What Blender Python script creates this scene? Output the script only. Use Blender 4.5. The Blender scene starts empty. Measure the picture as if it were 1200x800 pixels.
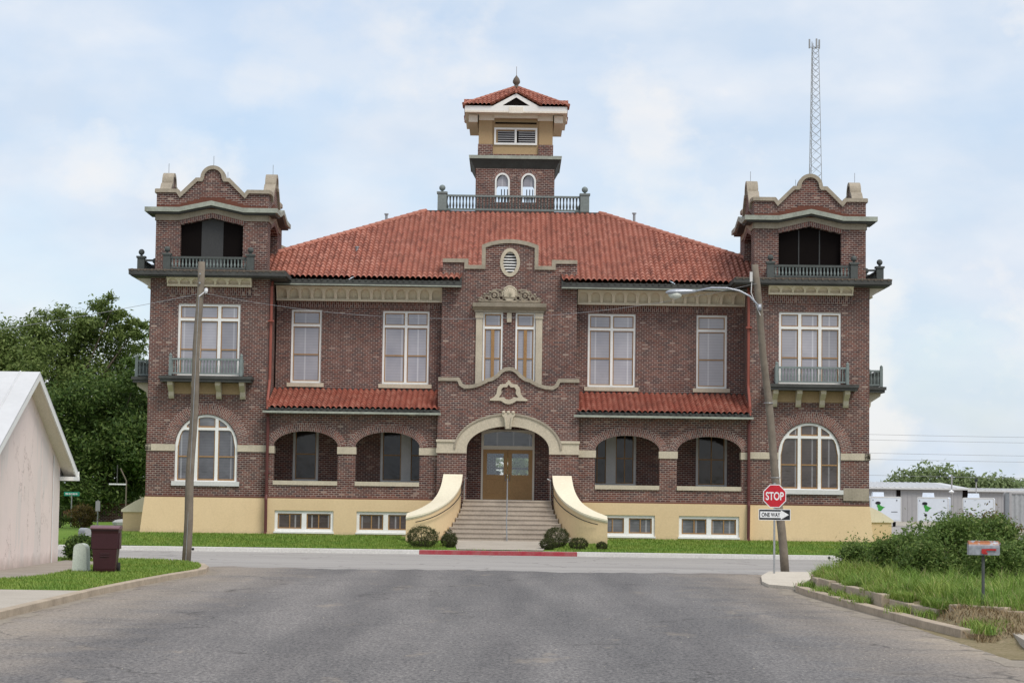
import bpy, bmesh, math, random
import numpy as np
from mathutils import Vector, Matrix
from mathutils.geometry import tessellate_polygon
random.seed(7)
rng = np.random.default_rng(11)
R = math.radians
S = bpy.context.scene
COL = S.collection

# ------------------------------------------------------------------ camera
PITCH = math.atan(176 / 2500.0); ROLL = R(0.8)
fwd = Vector((0, math.cos(PITCH), math.sin(PITCH)))
r0 = Vector((1, 0, 0)); u0 = Vector((0, -math.sin(PITCH), math.cos(PITCH)))
up = u0 * math.cos(ROLL) - r0 * math.sin(ROLL)
rt = r0 * math.cos(ROLL) + u0 * math.sin(ROLL)
cam = bpy.data.cameras.new('camera')
cam.sensor_width = 36; cam.lens = 75.0; cam.clip_start = 0.5; cam.clip_end = 9000
camo = bpy.data.objects.new('camera', cam); COL.objects.link(camo)
M = Matrix.Identity(4)
for i in range(3):
    M[i][0] = rt[i]; M[i][1] = up[i]; M[i][2] = -fwd[i]
M[0][3], M[1][3], M[2][3] = 0.05, -92.0, 2.4
camo.matrix_world = M
S.camera = camo

# ------------------------------------------------------------------ world, sun, exposure
SUN_EL, SUN_AZ = 54, 147          # azimuth measured clockwise from +Y (north): behind the camera, to its right
w = bpy.data.worlds.new('World'); S.world = w; w.use_nodes = True
nt = w.node_tree; N = nt.nodes; L = nt.links
N.clear()
out = N.new('ShaderNodeOutputWorld')
sky = N.new('ShaderNodeTexSky'); sky.sky_type = 'NISHITA'; sky.sun_disc = False
sky.sun_elevation = R(SUN_EL); sky.sun_rotation = R(SUN_AZ); sky.air_density = 1.0; sky.dust_density = 1.2; sky.ozone_density = 1.5
bg = N.new('ShaderNodeBackground'); bg.inputs[1].default_value = 0.15
L.new(sky.outputs[0], bg.inputs[0])
bg2 = N.new('ShaderNodeBackground'); bg2.inputs[1].default_value = 1.0
tc = N.new('ShaderNodeTexCoord')
mp = N.new('ShaderNodeMapping'); mp.inputs['Scale'].default_value = (1.0, 1.0, 1.9); mp.inputs['Location'].default_value = (0.31, 0.2, 0.12)
L.new(tc.outputs['Generated'], mp.inputs['Vector'])
n1 = N.new('ShaderNodeTexNoise'); n1.inputs['Scale'].default_value = 8.5; n1.inputs['Detail'].default_value = 7; n1.inputs['Roughness'].default_value = 0.52; n1.inputs['Distortion'].default_value = 0.25
L.new(mp.outputs[0], n1.inputs['Vector'])
cr_ = N.new('ShaderNodeValToRGB'); cr_.color_ramp.elements[0].position = 0.36; cr_.color_ramp.elements[1].position = 0.62
cr_.color_ramp.elements[0].color = (0.60, 0.60, 0.60, 1); cr_.color_ramp.elements[1].color = (1, 1, 1, 1)
L.new(n1.outputs['Fac'], cr_.inputs[0])
n2 = N.new('ShaderNodeTexNoise'); n2.inputs['Scale'].default_value = 15; n2.inputs['Detail'].default_value = 6
L.new(mp.outputs[0], n2.inputs['Vector'])
cc = N.new('ShaderNodeValToRGB'); cc.color_ramp.elements[0].position = 0.35; cc.color_ramp.elements[1].position = 0.68
cc.color_ramp.elements[0].color = (0.575, 0.665, 0.785, 1); cc.color_ramp.elements[1].color = (0.72, 0.76, 0.82, 1)
L.new(n2.outputs['Fac'], cc.inputs[0]); n3 = N.new('ShaderNodeTexNoise'); n3.inputs['Scale'].default_value = 7.0; n3.inputs['Detail'].default_value = 9; n3.inputs['Roughness'].default_value = 0.56
mp3 = N.new('ShaderNodeMapping'); mp3.inputs['Scale'].default_value = (1, 1, 1.35); mp3.inputs['Location'].default_value = (0.9, 0.45, 0.33)
L.new(tc.outputs['Generated'], mp3.inputs['Vector']); L.new(mp3.outputs[0], n3.inputs['Vector'])
c3 = N.new('ShaderNodeValToRGB'); c3.color_ramp.elements[0].position = 0.52; c3.color_ramp.elements[1].position = 0.585
c3.color_ramp.elements[0].color = (0, 0, 0, 1); c3.color_ramp.elements[1].color = (.9, .9, .9, 1); L.new(n3.outputs['Fac'], c3.inputs[0])
m3 = N.new('ShaderNodeMix'); m3.data_type = 'RGBA'; m3.inputs[7].default_value = (0.79, 0.79, 0.80, 1)
L.new(c3.outputs[0], m3.inputs[0]); L.new(cc.outputs[0], m3.inputs[6]); L.new(m3.outputs[2], bg2.inputs[0])
mx = N.new('ShaderNodeMixShader')
L.new(cr_.outputs[0], mx.inputs[0]); L.new(bg.outputs[0], mx.inputs[1]); L.new(bg2.outputs[0], mx.inputs[2])
L.new(mx.outputs[0], out.inputs[0])

sd = bpy.data.lights.new('sun', 'SUN'); sd.energy = 2.1; sd.angle = R(22); sd.color = (1, 0.95, 0.88)
so = bpy.data.objects.new('sun', sd); COL.objects.link(so)
az = R(SUN_AZ); el = R(SUN_EL)
sdir = Vector((math.sin(az) * math.cos(el), math.cos(az) * math.cos(el), math.sin(el)))
so.rotation_euler = sdir.to_track_quat('Z', 'Y').to_euler(); so.location = (0, -60, 60)
vs = S.view_settings
vs.view_transform = 'Standard'; vs.look = 'None'; vs.exposure = 0.2; vs.gamma = 1; vs.use_curve_mapping = False
S.render.engine = 'CYCLES'

# ------------------------------------------------------------------ materials
class NT:
    def __init__(s, m):
        s.m = m; m.use_nodes = True; s.t = m.node_tree; s.b = s.t.nodes['Principled BSDF']
    def n(s, typ, **k):
        o = s.t.nodes.new(typ)
        for a, v in k.items(): setattr(o, a, v)
        return o
    def l(s, a, b): s.t.links.new(a, b)
    def noise(s, vec, scale, detail=4, rough=0.55):
        o = s.n('ShaderNodeTexNoise'); o.inputs['Scale'].default_value = scale; o.inputs['Detail'].default_value = detail; o.inputs['Roughness'].default_value = rough
        if vec is not None: s.l(vec, o.inputs['Vector'])
        return o.outputs['Fac']
    def ramp(s, f, stops):
        o = s.n('ShaderNodeValToRGB'); e = o.color_ramp.elements
        while len(e) < len(stops): e.new(0.5)
        for x, (p, c) in zip(e, stops):
            x.position = p; x.color = (c[0], c[1], c[2], 1) if not isinstance(c, (int, float)) else (c, c, c, 1)
        s.l(f, o.inputs[0]); return o.outputs[0]
    def mix(s, f, a, b, mode='MIX'):
        o = s.n('ShaderNodeMix', data_type='RGBA', blend_type=mode)
        for sock, v in ((o.inputs[0], f), (o.inputs[6], a), (o.inputs[7], b)):
            if isinstance(v, (int, float)): sock.default_value = v
            elif isinstance(v, tuple): sock.default_value = (*v, 1)
            else: s.l(v, sock)
        return o.outputs[2]
    def math(s, op, a, b=0.0, c=None):
        o = s.n('ShaderNodeMath', operation=op)
        for i, v in enumerate((a, b) if c is None else (a, b, c)):
            if isinstance(v, (int, float)): o.inputs[i].default_value = v
            else: s.l(v, o.inputs[i])
        return o.outputs[0]
    def pos(s): return s.n('ShaderNodeNewGeometry').outputs['Position']
    def col(s, c):
        if isinstance(c, tuple): s.b.inputs['Base Color'].default_value = (*c, 1)
        else: s.l(c, s.b.inputs['Base Color'])
    def bump(s, h, strength=0.3, dist=0.02):
        o = s.n('ShaderNodeBump'); o.inputs['Strength'].default_value = strength; o.inputs['Distance'].default_value = dist
        s.l(h, o.inputs['Height']); s.l(o.outputs[0], s.b.inputs['Normal'])
MATS = {}
def mat(name, rough=0.8, metal=0.0, spec=0.3):
    m = bpy.data.materials.new(name); t = NT(m)
    t.b.inputs['Roughness'].default_value = rough; t.b.inputs['Metallic'].default_value = metal; t.b.inputs['Specular IOR Level'].default_value = spec
    MATS[name] = m; return t
def weathered(name, base, dark, scale=1.2, amt=0.5, rough=0.85, fine=25, metal=0.0, spec=0.3, bump=0.15, streak=0.0, grain=0.35, splash=False):
    t = mat(name, rough, metal, spec); p = t.pos()
    a = t.noise(p, scale, 6, 0.6); f = t.ramp(a, [(0.38, 0.0), (0.72, 1.0)])
    c = t.mix(t.math('MULTIPLY', f, amt), base, dark)
    if streak:
        mpn = t.n('ShaderNodeMapping'); mpn.inputs['Scale'].default_value = (3.0, 3.0, 0.18); t.l(p, mpn.inputs[0])
        s_ = t.ramp(t.noise(mpn.outputs[0], 1.6, 5, 0.65), [(0.5, 0.0), (0.75, 1.0)])
        c = t.mix(t.math('MULTIPLY', s_, streak), c, dark)
    g = t.noise(p, fine, 3, 0.6)
    if splash:   # mud splashed up from the lawn and a few hairline cracks
        sz_ = t.n('ShaderNodeSeparateXYZ'); t.l(p, sz_.inputs[0])
        mu = t.ramp(t.math('ADD', sz_.outputs[2], t.math('MULTIPLY', t.noise(p, 3.5, 6, 0.75), 0.55)), [(0.68, 1.0), (0.95, 0.0)])
        c = t.mix(t.math('MULTIPLY', mu, 0.4), c, (0.30, 0.24, 0.16))
        vh = t.n('ShaderNodeTexVoronoi', feature='DISTANCE_TO_EDGE'); vh.inputs['Scale'].default_value = 0.55; t.l(p, vh.inputs['Vector'])
        c = t.mix(t.math('MULTIPLY', t.ramp(vh.outputs['Distance'], [(0.0, 0.3), (0.004, 0.0)]), t.ramp(t.noise(p, 0.4, 2), [(0.5, 0.0), (0.6, 1.0)])), c, (0.3, 0.23, 0.15))
    c = t.mix(grain, c, t.ramp(g, [(0.3, tuple(x * 0.6 for x in base)), (0.7, tuple(min(1, x * 1.25) for x in base))]))
    t.col(c); t.bump(g, bump, 0.01); return t

BR_W, BR_H = 0.215, 0.086
def brick_mat(name, uv=False, tone=1.0, vertical=False, mort=0.0105):
    t = mat(name, 0.88, 0, 0.25)
    if uv:
        vec = t.n('ShaderNodeTexCoord').outputs['UV']; p3 = t.pos()
    else:
        g = t.n('ShaderNodeNewGeometry'); p3 = g.outputs['Position']
        sp = t.n('ShaderNodeSeparateXYZ'); t.l(p3, sp.inputs[0])
        sn = t.n('ShaderNodeSeparateXYZ'); t.l(g.outputs['True Normal'], sn.inputs[0])
        isx = t.math('GREATER_THAN', t.math('ABSOLUTE', sn.outputs[0]), 0.6)
        u = t.math('ADD', t.math('MULTIPLY', sp.outputs[1], isx), t.math('MULTIPLY', sp.outputs[0], t.math('SUBTRACT', 1.0, isx)))
        cb = t.n('ShaderNodeCombineXYZ')
        if vertical: t.l(sp.outputs[2], cb.inputs[0]); t.l(u, cb.inputs[1])
        else: t.l(u, cb.inputs[0]); t.l(sp.outputs[2], cb.inputs[1])
        vec = cb.outputs[0]
    b = t.n('ShaderNodeTexBrick'); t.l(vec, b.inputs['Vector'])
    b.inputs['Scale'].default_value = 1.0; b.inputs['Brick Width'].default_value = BR_W; b.inputs['Row Height'].default_value = BR_H
    b.inputs['Mortar Size'].default_value = mort; b.inputs['Mortar Smooth'].default_value = 0.15; b.inputs['Bias'].default_value = 0.0
    b.offset = 0.5
    b.inputs['Color1'].default_value = (0, 0, 0, 1); b.inputs['Color2'].default_value = (1, 1, 1, 1); b.inputs['Mortar'].default_value = (0.5, 0.5, 0.5, 1)
    k = tone
    c = t.ramp(b.outputs['Color'], [(0.0, (0.07*k, 0.039*k, 0.039*k)), (0.3, (0.102*k, 0.045*k, 0.039*k)), (0.62, (0.13*k, 0.053*k, 0.042*k)), (0.9, (0.165*k, 0.064*k, 0.048*k)), (0.97, (0.185*k, 0.083*k, 0.063*k)), (1.0, (0.34*k, 0.25*k, 0.20*k))])
    big = t.ramp(t.noise(p3, 0.42, 5, 0.6), [(0.36, 0.0), (0.66, 1.0)])
    c = t.mix(t.math('MULTIPLY', big, 0.42), c, t.mix(1.0, c, (0.55, 0.5, 0.58), 'MULTIPLY'))
    big2 = t.ramp(t.noise(p3, 1.3, 4, 0.6), [(0.5, 0.0), (0.75, 1.0)])
    c = t.mix(t.math('MULTIPLY', big2, 0.4), c, t.mix(1.0, c, (1.3, 0.95, 0.82), 'MULTIPLY'))
    mo = t.ramp(t.noise(p3, 2.2, 3, 0.6), [(0.3, (0.23, 0.185, 0.16)), (0.7, (0.43, 0.36, 0.31))])
    c = t.mix(b.outputs['Fac'], c, mo)
    mpv = t.n('ShaderNodeMapping'); mpv.inputs['Scale'].default_value = (2.2, 2.2, 0.12); t.l(p3, mpv.inputs[0])
    sk = t.ramp(t.noise(mpv.outputs[0], 1.3, 5, 0.7), [(0.5, 0.0), (0.72, 1.0)])
    c = t.mix(t.math('MULTIPLY', sk, 0.25), c, t.mix(1.0, c, (0.55, 0.52, 0.52), 'MULTIPLY'))
    ef = t.ramp(t.noise(p3, 0.9, 6, 0.7), [(0.60, 0.0), (0.74, 1.0)])
    c = t.mix(t.math('MULTIPLY', ef, 0.22), c, (0.34, 0.27, 0.235))
    t.col(c); t.bump(t.math('SUBTRACT', 1.0, b.outputs['Fac']), 0.35, 0.01)
    return t
brick_mat('brick'); brick_mat('brick_soldier', vertical=True); brick_mat('brick_radial', uv=True, tone=1.5, mort=0.014)

brick_mat('brick_garden', tone=0.75)
weathered('brick_ledge', (0.15, 0.055, 0.035), (0.08, 0.035, 0.028), 3, 0.6)
weathered('stucco_yellow', (0.71, 0.535, 0.32), (0.61, 0.45, 0.26), 0.5, 0.5, 0.9, 14, bump=0.06, streak=0.2, grain=0.12, splash=True)
weathered('stucco_ochre', (0.42, 0.295, 0.165), (0.33, 0.225, 0.125), 0.8, 0.6)
weathered('cream_coping', (0.80, 0.73, 0.56), (0.66, 0.57, 0.42), 0.7, 0.5, 0.8, 12, streak=0.15, grain=.15)
weathered('limestone', (0.56, 0.49, 0.375), (0.33, 0.28, 0.21), 1.3, 0.55, 0.9, 18, streak=0.35)
weathered('limestone_weathered', (0.39, 0.335, 0.26), (0.18, 0.155, 0.12), 1.8, 0.75, 0.95, 14, streak=0.5)
weathered('cream_frieze', (0.74, 0.66, 0.52), (0.55, 0.47, 0.35), 1.1, 0.5, 0.9, 15, streak=0.25, grain=.15)
weathered('ornament_stone', (0.33, 0.28, 0.21), (0.075, 0.066, 0.055), 5.0, 1.0, 0.95, 20)
weathered('eave_dark', (0.055, 0.054, 0.05), (0.105, 0.11, 0.10), 1.5, 0.7, 0.7, 10)
weathered('copper_green', (0.36, 0.38, 0.32), (0.15, 0.15, 0.13), 2.0, 0.8, 0.7, 12, streak=0.4)
weathered('baluster_green', (0.085, 0.093, 0.088), (0.045, 0.05, 0.048), 2.5, 0.6, 0.7, 12)
weathered('baluster_light', (0.20, 0.235, 0.225), (0.12, 0.14, 0.135), 2.5, 0.6, 0.6, 12)
weathered('finial_stone', (0.15, 0.12, 0.095), (0.07, 0.06, 0.05), 4, 0.6)
weathered('white_paint', (0.82, 0.81, 0.78), (0.70, 0.68, 0.64), 1.2, 0.5, 0.6, 12, grain=.12)
weathered('grey_frame', (0.64, 0.63, 0.61), (0.52, 0.51, 0.5), 1.2, 0.5, 0.6, 12, grain=.15)
weathered('soffit_cream', (0.80, 0.74, 0.64), (0.66, 0.6, 0.49), 1.2, 0.5)
weathered('wood_tan', (0.36, 0.205, 0.085), (0.25, 0.13, 0.05), 2.5, 0.6, 0.55, 18)
weathered('door_wood', (0.42, 0.25, 0.105), (0.32, 0.18, 0.07), 2.5, 0.6, 0.5, 18)
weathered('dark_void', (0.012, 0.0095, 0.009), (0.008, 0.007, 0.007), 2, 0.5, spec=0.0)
weathered('screen_grey', (0.06, 0.06, 0.06), (0.045, 0.045, 0.047), 2, 0.5)
weathered('pipe_red', (0.29, 0.085, 0.06), (0.21, 0.065, 0.05), 2, 0.6, 0.5)
weathered('pipe_dark', (0.115, 0.035, 0.03), (0.08, 0.03, 0.028), 2, 0.6, 0.5)
weathered('steel', (0.38, 0.39, 0.40), (0.28, 0.28, 0.28), 3, 0.5, 0.45, 20, metal=0.6)
weathered('lattice_steel', (0.34, 0.35, 0.36), (0.24, 0.24, 0.25), 0.6, 0.5, 0.6, 5)
weathered('concrete', (0.45, 0.40, 0.335), (0.30, 0.26, 0.21), 0.9, 0.6, 0.9, 22, streak=0.2)
weathered('pad_concrete', (0.58, 0.52, 0.43), (0.42, 0.365, 0.29), 0.9, 0.6, 0.95, 18)
weathered('path_old', (0.33, 0.29, 0.245), (0.2, 0.17, 0.14), 0.9, 0.7, 0.95, 18)
weathered('concrete_white', (0.66, 0.64, 0.60), (0.46, 0.44, 0.40), 0.8, 0.55, 0.9, 14)
weathered('kerb_old', (0.46, 0.375, 0.28), (0.19, 0.15, 0.11), 1.6, 0.75, 0.95, 14, bump=0.5)
weathered('step_stone', (0.45, 0.385, 0.315), (0.25, 0.205, 0.165), 1.1, 0.7, 0.9, 14, streak=0.3)
weathered('red_paint', (0.36, 0.04, 0.055), (0.36, 0.20, 0.18), 3.5, 0.75, 0.75, 18)
weathered('pole_wood', (0.22, 0.185, 0.145), (0.095, 0.078, 0.062), 3.5, 0.8, 0.95, 14, streak=0.7, bump=0.5)
weathered('bin_maroon', (0.052, 0.013, 0.019), (0.034, 0.010, 0.014), 2, 0.5, 0.45, 30, spec=0.4)
weathered('bin_lid', (0.17, 0.085, 0.10), (0.11, 0.05, 0.06), 2, 0.5, 0.5, 30, spec=0.4)
weathered('rubber', (0.022, 0.021, 0.021), (0.035, 0.033, 0.03), 5, 0.5, 0.8)
weathered('pedestal_green', (0.60, 0.64, 0.565), (0.49, 0.53, 0.46), 2, 0.5, 0.6)
weathered('sign_red', (0.52, 0.02, 0.035), (0.42, 0.02, 0.03), 2, 0.4, 0.4, 15)
weathered('sign_white', (0.80, 0.80, 0.81), (0.70, 0.70, 0.72), 2, 0.4, 0.4, 15)
weathered('sign_black', (0.02, 0.021, 0.025), (0.03, 0.03, 0.034), 2, 0.4, 0.4, 15)
weathered('sign_green', (0.02, 0.26, 0.17), (0.02, 0.2, 0.13), 2, 0.4, 0.4, 15)
weathered('mailbox_red', (0.42, 0.03, 0.03), (0.28, 0.03, 0.03), 6, 0.5, 0.6)
weathered('roof_white', (0.60, 0.60, 0.60), (0.47, 0.465, 0.455), 0.5, 0.5, 0.5, 6, streak=0.1, grain=.08)
weathered('siding_grey', (0.36, 0.35, 0.355), (0.31, 0.305, 0.31), 0.3, 0.5, 0.6, 3, grain=.08)
weathered('trailer_white', (0.70, 0.74, 0.80), (0.60, 0.63, 0.68), 0.5, 0.4, 0.4, 5, grain=.06)
weathered('container_grey', (0.36, 0.37, 0.38), (0.28, 0.28, 0.28), 0.6, 0.5, 0.6, 5)
weathered('terracotta_wall', (0.36, 0.16, 0.09), (0.28, 0.12, 0.07), 1, 0.5)
weathered('emblem_green', (0.06, 0.32, 0.06), (0.05, 0.25, 0.05), 1, 0.3)
weathered('boulder', (0.5, 0.5, 0.48), (0.35, 0.34, 0.32), 2, 0.5)
weathered('wire_black', (0.05, 0.05, 0.055), (0.04, 0.04, 0.045), 2, 0.3)
weathered('wire_grey', (0.30, 0.30, 0.31), (0.25, 0.25, 0.25), 2, 0.3)
weathered('bark', (0.11, 0.085, 0.065), (0.06, 0.048, 0.038), 4, 0.7, 0.95, 14, bump=0.6)
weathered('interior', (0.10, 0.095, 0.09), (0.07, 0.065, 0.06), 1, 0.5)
weathered('lamp_lens', (0.56, 0.58, 0.52), (0.48, 0.5, 0.44), 3, 0.3, 0.25)
weathered('lamp_body', (0.40, 0.42, 0.46), (0.30, 0.31, 0.33), 4, 0.4, 0.35, 20, metal=0.4)

# pink stucco with patched, cracked render
t = mat('stucco_pink', 0.95, 0, 0.15); p = t.pos()
a = t.ramp(t.noise(p, 0.8, 6, 0.62), [(0.35, 0.0), (0.7, 1.0)])
c = t.mix(a, (0.84, 0.70, 0.645), (0.77, 0.655, 0.60))
mpn = t.n('ShaderNodeMapping'); mpn.inputs['Scale'].default_value = (1, 1.4, 0.25); t.l(p, mpn.inputs[0])
pt = t.ramp(t.noise(mpn.outputs[0], 0.75, 3, 0.5), [(0.50, 0.0), (0.53, 1.0)])
c = t.mix(t.math('MULTIPLY', pt, 0.5), c, (0.68, 0.62, 0.58))
mpc = t.n('ShaderNodeMapping'); mpc.inputs['Scale'].default_value = (1, 1.0, 0.4); t.l(p, mpc.inputs[0])
vn = t.n('ShaderNodeTexVoronoi', feature='DISTANCE_TO_EDGE'); vn.inputs['Scale'].default_value = 1.1
wn = t.n('ShaderNodeTexNoise'); wn.inputs['Scale'].default_value = 5; wn.inputs['Detail'].default_value = 5; t.l(p, wn.inputs['Vector'])
av = t.n('ShaderNodeVectorMath', operation='MULTIPLY_ADD'); t.l(wn.outputs['Color'], av.inputs[0]); av.inputs[1].default_value = (0.5, 0.5, 0.5); t.l(mpc.outputs[0], av.inputs[2])
t.l(av.outputs[0], vn.inputs['Vector'])
ck = t.math('MULTIPLY', t.ramp(vn.outputs['Distance'], [(0.0, 1.0), (0.022, 0.0)]), t.ramp(t.noise(p, 0.55, 2), [(0.48, 0.0), (0.6, 1.0)]))
c = t.mix(t.math('MULTIPLY', ck, 0.5), c, (0.24, 0.15, 0.12))
sz = t.n('ShaderNodeSeparateXYZ'); t.l(p, sz.inputs[0])
low = t.math('MULTIPLY', t.ramp(t.math('ADD', sz.outputs[2], t.math('MULTIPLY', t.noise(p, 3, 4), 0.5)), [(0.35, 1.0), (0.75, 0.0)]), 0.6)
c = t.mix(low, c, (0.33, 0.25, 0.2)); t.col(c); t.bump(t.noise(p, 20, 4), 0.3, 0.02)

# rusty galvanised mailbox
t = mat('mailbox_metal', 0.5, 0.35, 0.4); p = t.pos()
sz = t.n('ShaderNodeSeparateXYZ'); t.l(p, sz.inputs[0])
r = t.math('MULTIPLY', t.ramp(t.noise(p, 9, 5, 0.6), [(0.40, 0.0), (0.5, 1.0)]), t.ramp(t.math('SUBTRACT', sz.outputs[2], 1.0), [(0.52, 0.0), (0.56, 1.0)]))
c = t.mix(t.ramp(t.noise(p, 14, 4), [(0.3, 0.0), (0.7, 1.0)]), (0.36, 0.385, 0.42), (0.24, 0.255, 0.28))
c = t.mix(r, c, (0.28, 0.10, 0.035)); t.col(c)

# roof tiles
def tile_mat(name, cols):
    t = mat(name, 0.75, 0, 0.3); uvn = t.n('ShaderNodeTexCoord').outputs['UV']; p = t.pos()
    fl = t.n('ShaderNodeVectorMath', operation='FLOOR'); t.l(uvn, fl.inputs[0])
    wn = t.n('ShaderNodeTexWhiteNoise', noise_dimensions='2D'); t.l(fl.outputs[0], wn.inputs['Vector'])
    c = t.ramp(wn.outputs['Value'], [(0.0, cols[0]), (0.35, cols[1]), (0.75, cols[2]), (1.0, cols[3])])
    st = t.ramp(t.noise(p, 0.55, 6, 0.65), [(0.42, 0.0), (0.72, 1.0)])
    c = t.mix(t.math('MULTIPLY', st, 0.3), c, (0.20, 0.09, 0.065))
    fi = t.ramp(t.noise(p, 9, 4, 0.6), [(0.45, 0.0), (0.75, 1.0)])
    c = t.mix(t.math('MULTIPLY', fi, 0.35), c, (0.44, 0.25, 0.18)); t.col(c)
tile_mat('roof_tile', [(0.25, 0.088, 0.062), (0.35, 0.127, 0.087), (0.40, 0.147, 0.10), (0.44, 0.19, 0.138)])
tile_mat('porch_tile', [(0.24, 0.068, 0.045), (0.29, 0.08, 0.052), (0.34, 0.10, 0.066), (0.38, 0.15, 0.105)])

# glazing: what stands behind the pane is part of its colour (white roller blinds upstairs, dim rooms below)
def glass_mat(name, c1, c2, spec=0.9, blind=True, rough=0.06):
    t = mat(name, rough, 0, spec); p = t.pos()
    sp = t.n('ShaderNodeSeparateXYZ'); t.l(p, sp.inputs[0])
    a = t.ramp(t.noise(p, 0.9, 3, 0.5), [(0.35, 0.0), (0.65, 1.0)])
    c = t.mix(a, c1, c2)
    if blind:
        s_ = t.math('SINE', t.math('MULTIPLY', sp.outputs[2], 52.0))
        c = t.mix(t.math('MULTIPLY', t.math('ADD', s_, 1.0), 0.09), c, tuple(x * 0.45 for x in c1))
        v_ = t.math('GREATER_THAN', t.math('SINE', t.math('MULTIPLY', sp.outputs[0], 9.0)), 0.96)
        c = t.mix(t.math('MULTIPLY', v_, 0.4), c, (0.6, 0.6, 0.62))
    ri = t.n('ShaderNodeNewGeometry').outputs['Random Per Island']
    c = t.mix(1.0, c, t.ramp(ri, [(0.0, (0.62, 0.61, 0.62)), (0.5, (0.95, 0.93, 0.93)), (1.0, (1.18, 1.16, 1.16))]), 'MULTIPLY')
    t.col(c)
    t.b.inputs['Coat Weight'].default_value = 0.35; t.b.inputs['Coat Roughness'].default_value = 0.03
    t.bump(t.noise(p, 2.1, 3), 0.25, 0.03)
glass_mat('glass_blind', (0.34, 0.33, 0.36), (0.26, 0.255, 0.29))
glass_mat('glass_dim', (0.055, 0.042, 0.038), (0.11, 0.09, 0.088), 0.6)
glass_mat('glass_dark', (0.02, 0.018, 0.018), (0.05, 0.04, 0.036), 0.3, False)
glass_mat('glass_grey', (0.10, 0.10, 0.11), (0.20, 0.205, 0.225), 0.8, True)

t = mat('glass_clear', 0.02, 0, 0.5)
tr_ = t.n('ShaderNodeBsdfTransparent'); tr_.inputs[0].default_value = (.9, .92, .92, 1); gl_ = t.n('ShaderNodeBsdfGlossy'); gl_.inputs['Roughness'].default_value = 0.02
ms_ = t.n('ShaderNodeMixShader'); ms_.inputs[0].default_value = 0.10; t.l(tr_.outputs[0], ms_.inputs[1]); t.l(gl_.outputs[0], ms_.inputs[2])
t.l(ms_.outputs[0], [x for x in t.t.nodes if x.type == 'OUTPUT_MATERIAL'][0].inputs[0])
# ground
t = mat('asphalt', 0.93, 0, 0.2); p = t.pos()
sp = t.n('ShaderNodeSeparateXYZ'); t.l(p, sp.inputs[0])
mpl = t.n('ShaderNodeMapping'); mpl.inputs['Scale'].default_value = (1.0, 0.10, 1); t.l(p, mpl.inputs[0])
lane = t.ramp(t.noise(mpl.outputs[0], 0.62, 5, 0.6), [(0.33, 0.0), (0.66, 1.0)])
c = t.mix(lane, (0.135, 0.131, 0.13), (0.21, 0.2, 0.193))
mpg = t.n('ShaderNodeMapping'); mpg.inputs['Scale'].default_value = (1.0, 0.45, 1); t.l(p, mpg.inputs[0])
g = t.noise(mpg.outputs[0], 17, 6, 0.85)
c = t.mix(t.ramp(g, [(0.40, 0.0), (0.60, 1.0)]), t.mix(1.0, c, (0.5, 0.5, 0.52), 'MULTIPLY'), t.mix(1.0, c, (1.5, 1.47, 1.43), 'MULTIPLY'))
pt_ = t.ramp(t.noise(p, 1.7, 5, 0.7), [(0.35, 0.0), (0.65, 1.0)])
c = t.mix(t.math('MULTIPLY', pt_, 0.45), c, t.mix(1.0, c, (0.72, 0.72, 0.74), 'MULTIPLY'))
peb = t.n('ShaderNodeTexVoronoi'); peb.inputs['Scale'].default_value = 24; t.l(p, peb.inputs['Vector'])
c = t.mix(t.math('MULTIPLY', t.ramp(peb.outputs['Distance'], [(0.10, 1.0), (0.2, 0.0)]), t.ramp(t.noise(p, 0.5, 4, 0.6), [(0.40, 0.0), (0.65, 0.9)])), c, (0.46, 0.43, 0.40))
pb2 = t.n('ShaderNodeTexVoronoi'); pb2.inputs['Scale'].default_value = 31; t.l(p, pb2.inputs['Vector'])
c = t.mix(t.math('MULTIPLY', t.ramp(pb2.outputs['Distance'], [(0.12, 0.75), (0.26, 0.0)]), 1.0), c, (0.045, 0.044, 0.046))
wx_ = t.n('ShaderNodeMapRange'); wx_.inputs['From Min'].default_value = 2.5; wx_.inputs['From Max'].default_value = -7.0; t.l(t.math('ADD', sp.outputs[0], t.math('MULTIPLY', t.math('SUBTRACT', t.noise(p, 0.35, 5, 0.65), 0.5), 9.0)), wx_.inputs['Value'])
c = t.mix(t.math('MULTIPLY', wx_.outputs[0], 0.3), c, t.mix(1.0, c, (1.5, 1.42, 1.34), 'MULTIPLY'))
# tan grit washed to both edges and in streaks
ax = t.math('ABSOLUTE', t.math('ADD', sp.outputs[0], 0.6))
edge = t.ramp(t.math('ADD', ax, t.math('MULTIPLY', t.noise(p, 0.5, 5, 0.65), 4.0)), [(0.0, 0.0), (0.1, 0.0)])
mr = t.n('ShaderNodeMapRange'); mr.inputs['From Min'].default_value = 8.0; mr.inputs['From Max'].default_value = 11.6; t.l(t.math('ADD', ax, t.math('MULTIPLY', t.noise(p, 0.45, 6, 0.7), 6.0)), mr.inputs['Value'])
c = t.mix(t.math('MULTIPLY', mr.outputs[0], 0.85), c, t.mix(t.ramp(g, [(0.35, 0.0), (0.65, 1.0)]), (0.23, 0.19, 0.15), (0.42, 0.355, 0.285)))
mps = t.n('ShaderNodeMapping'); mps.inputs['Scale'].default_value = (0.5, 0.22, 1); t.l(p, mps.inputs[0])
stn = t.ramp(t.noise(mps.outputs[0], 1.0, 6, 0.7), [(0.60, 0.0), (0.70, 1.0)])
c = t.mix(t.math('MULTIPLY', stn, 0.65), c, (0.34, 0.285, 0.225))
dx = t.math('MULTIPLY', t.math('SUBTRACT', sp.outputs[0], 8.3), 0.55); dy = t.math('MULTIPLY', t.math('ADD', sp.outputs[1], 58.0), 0.17)
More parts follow.
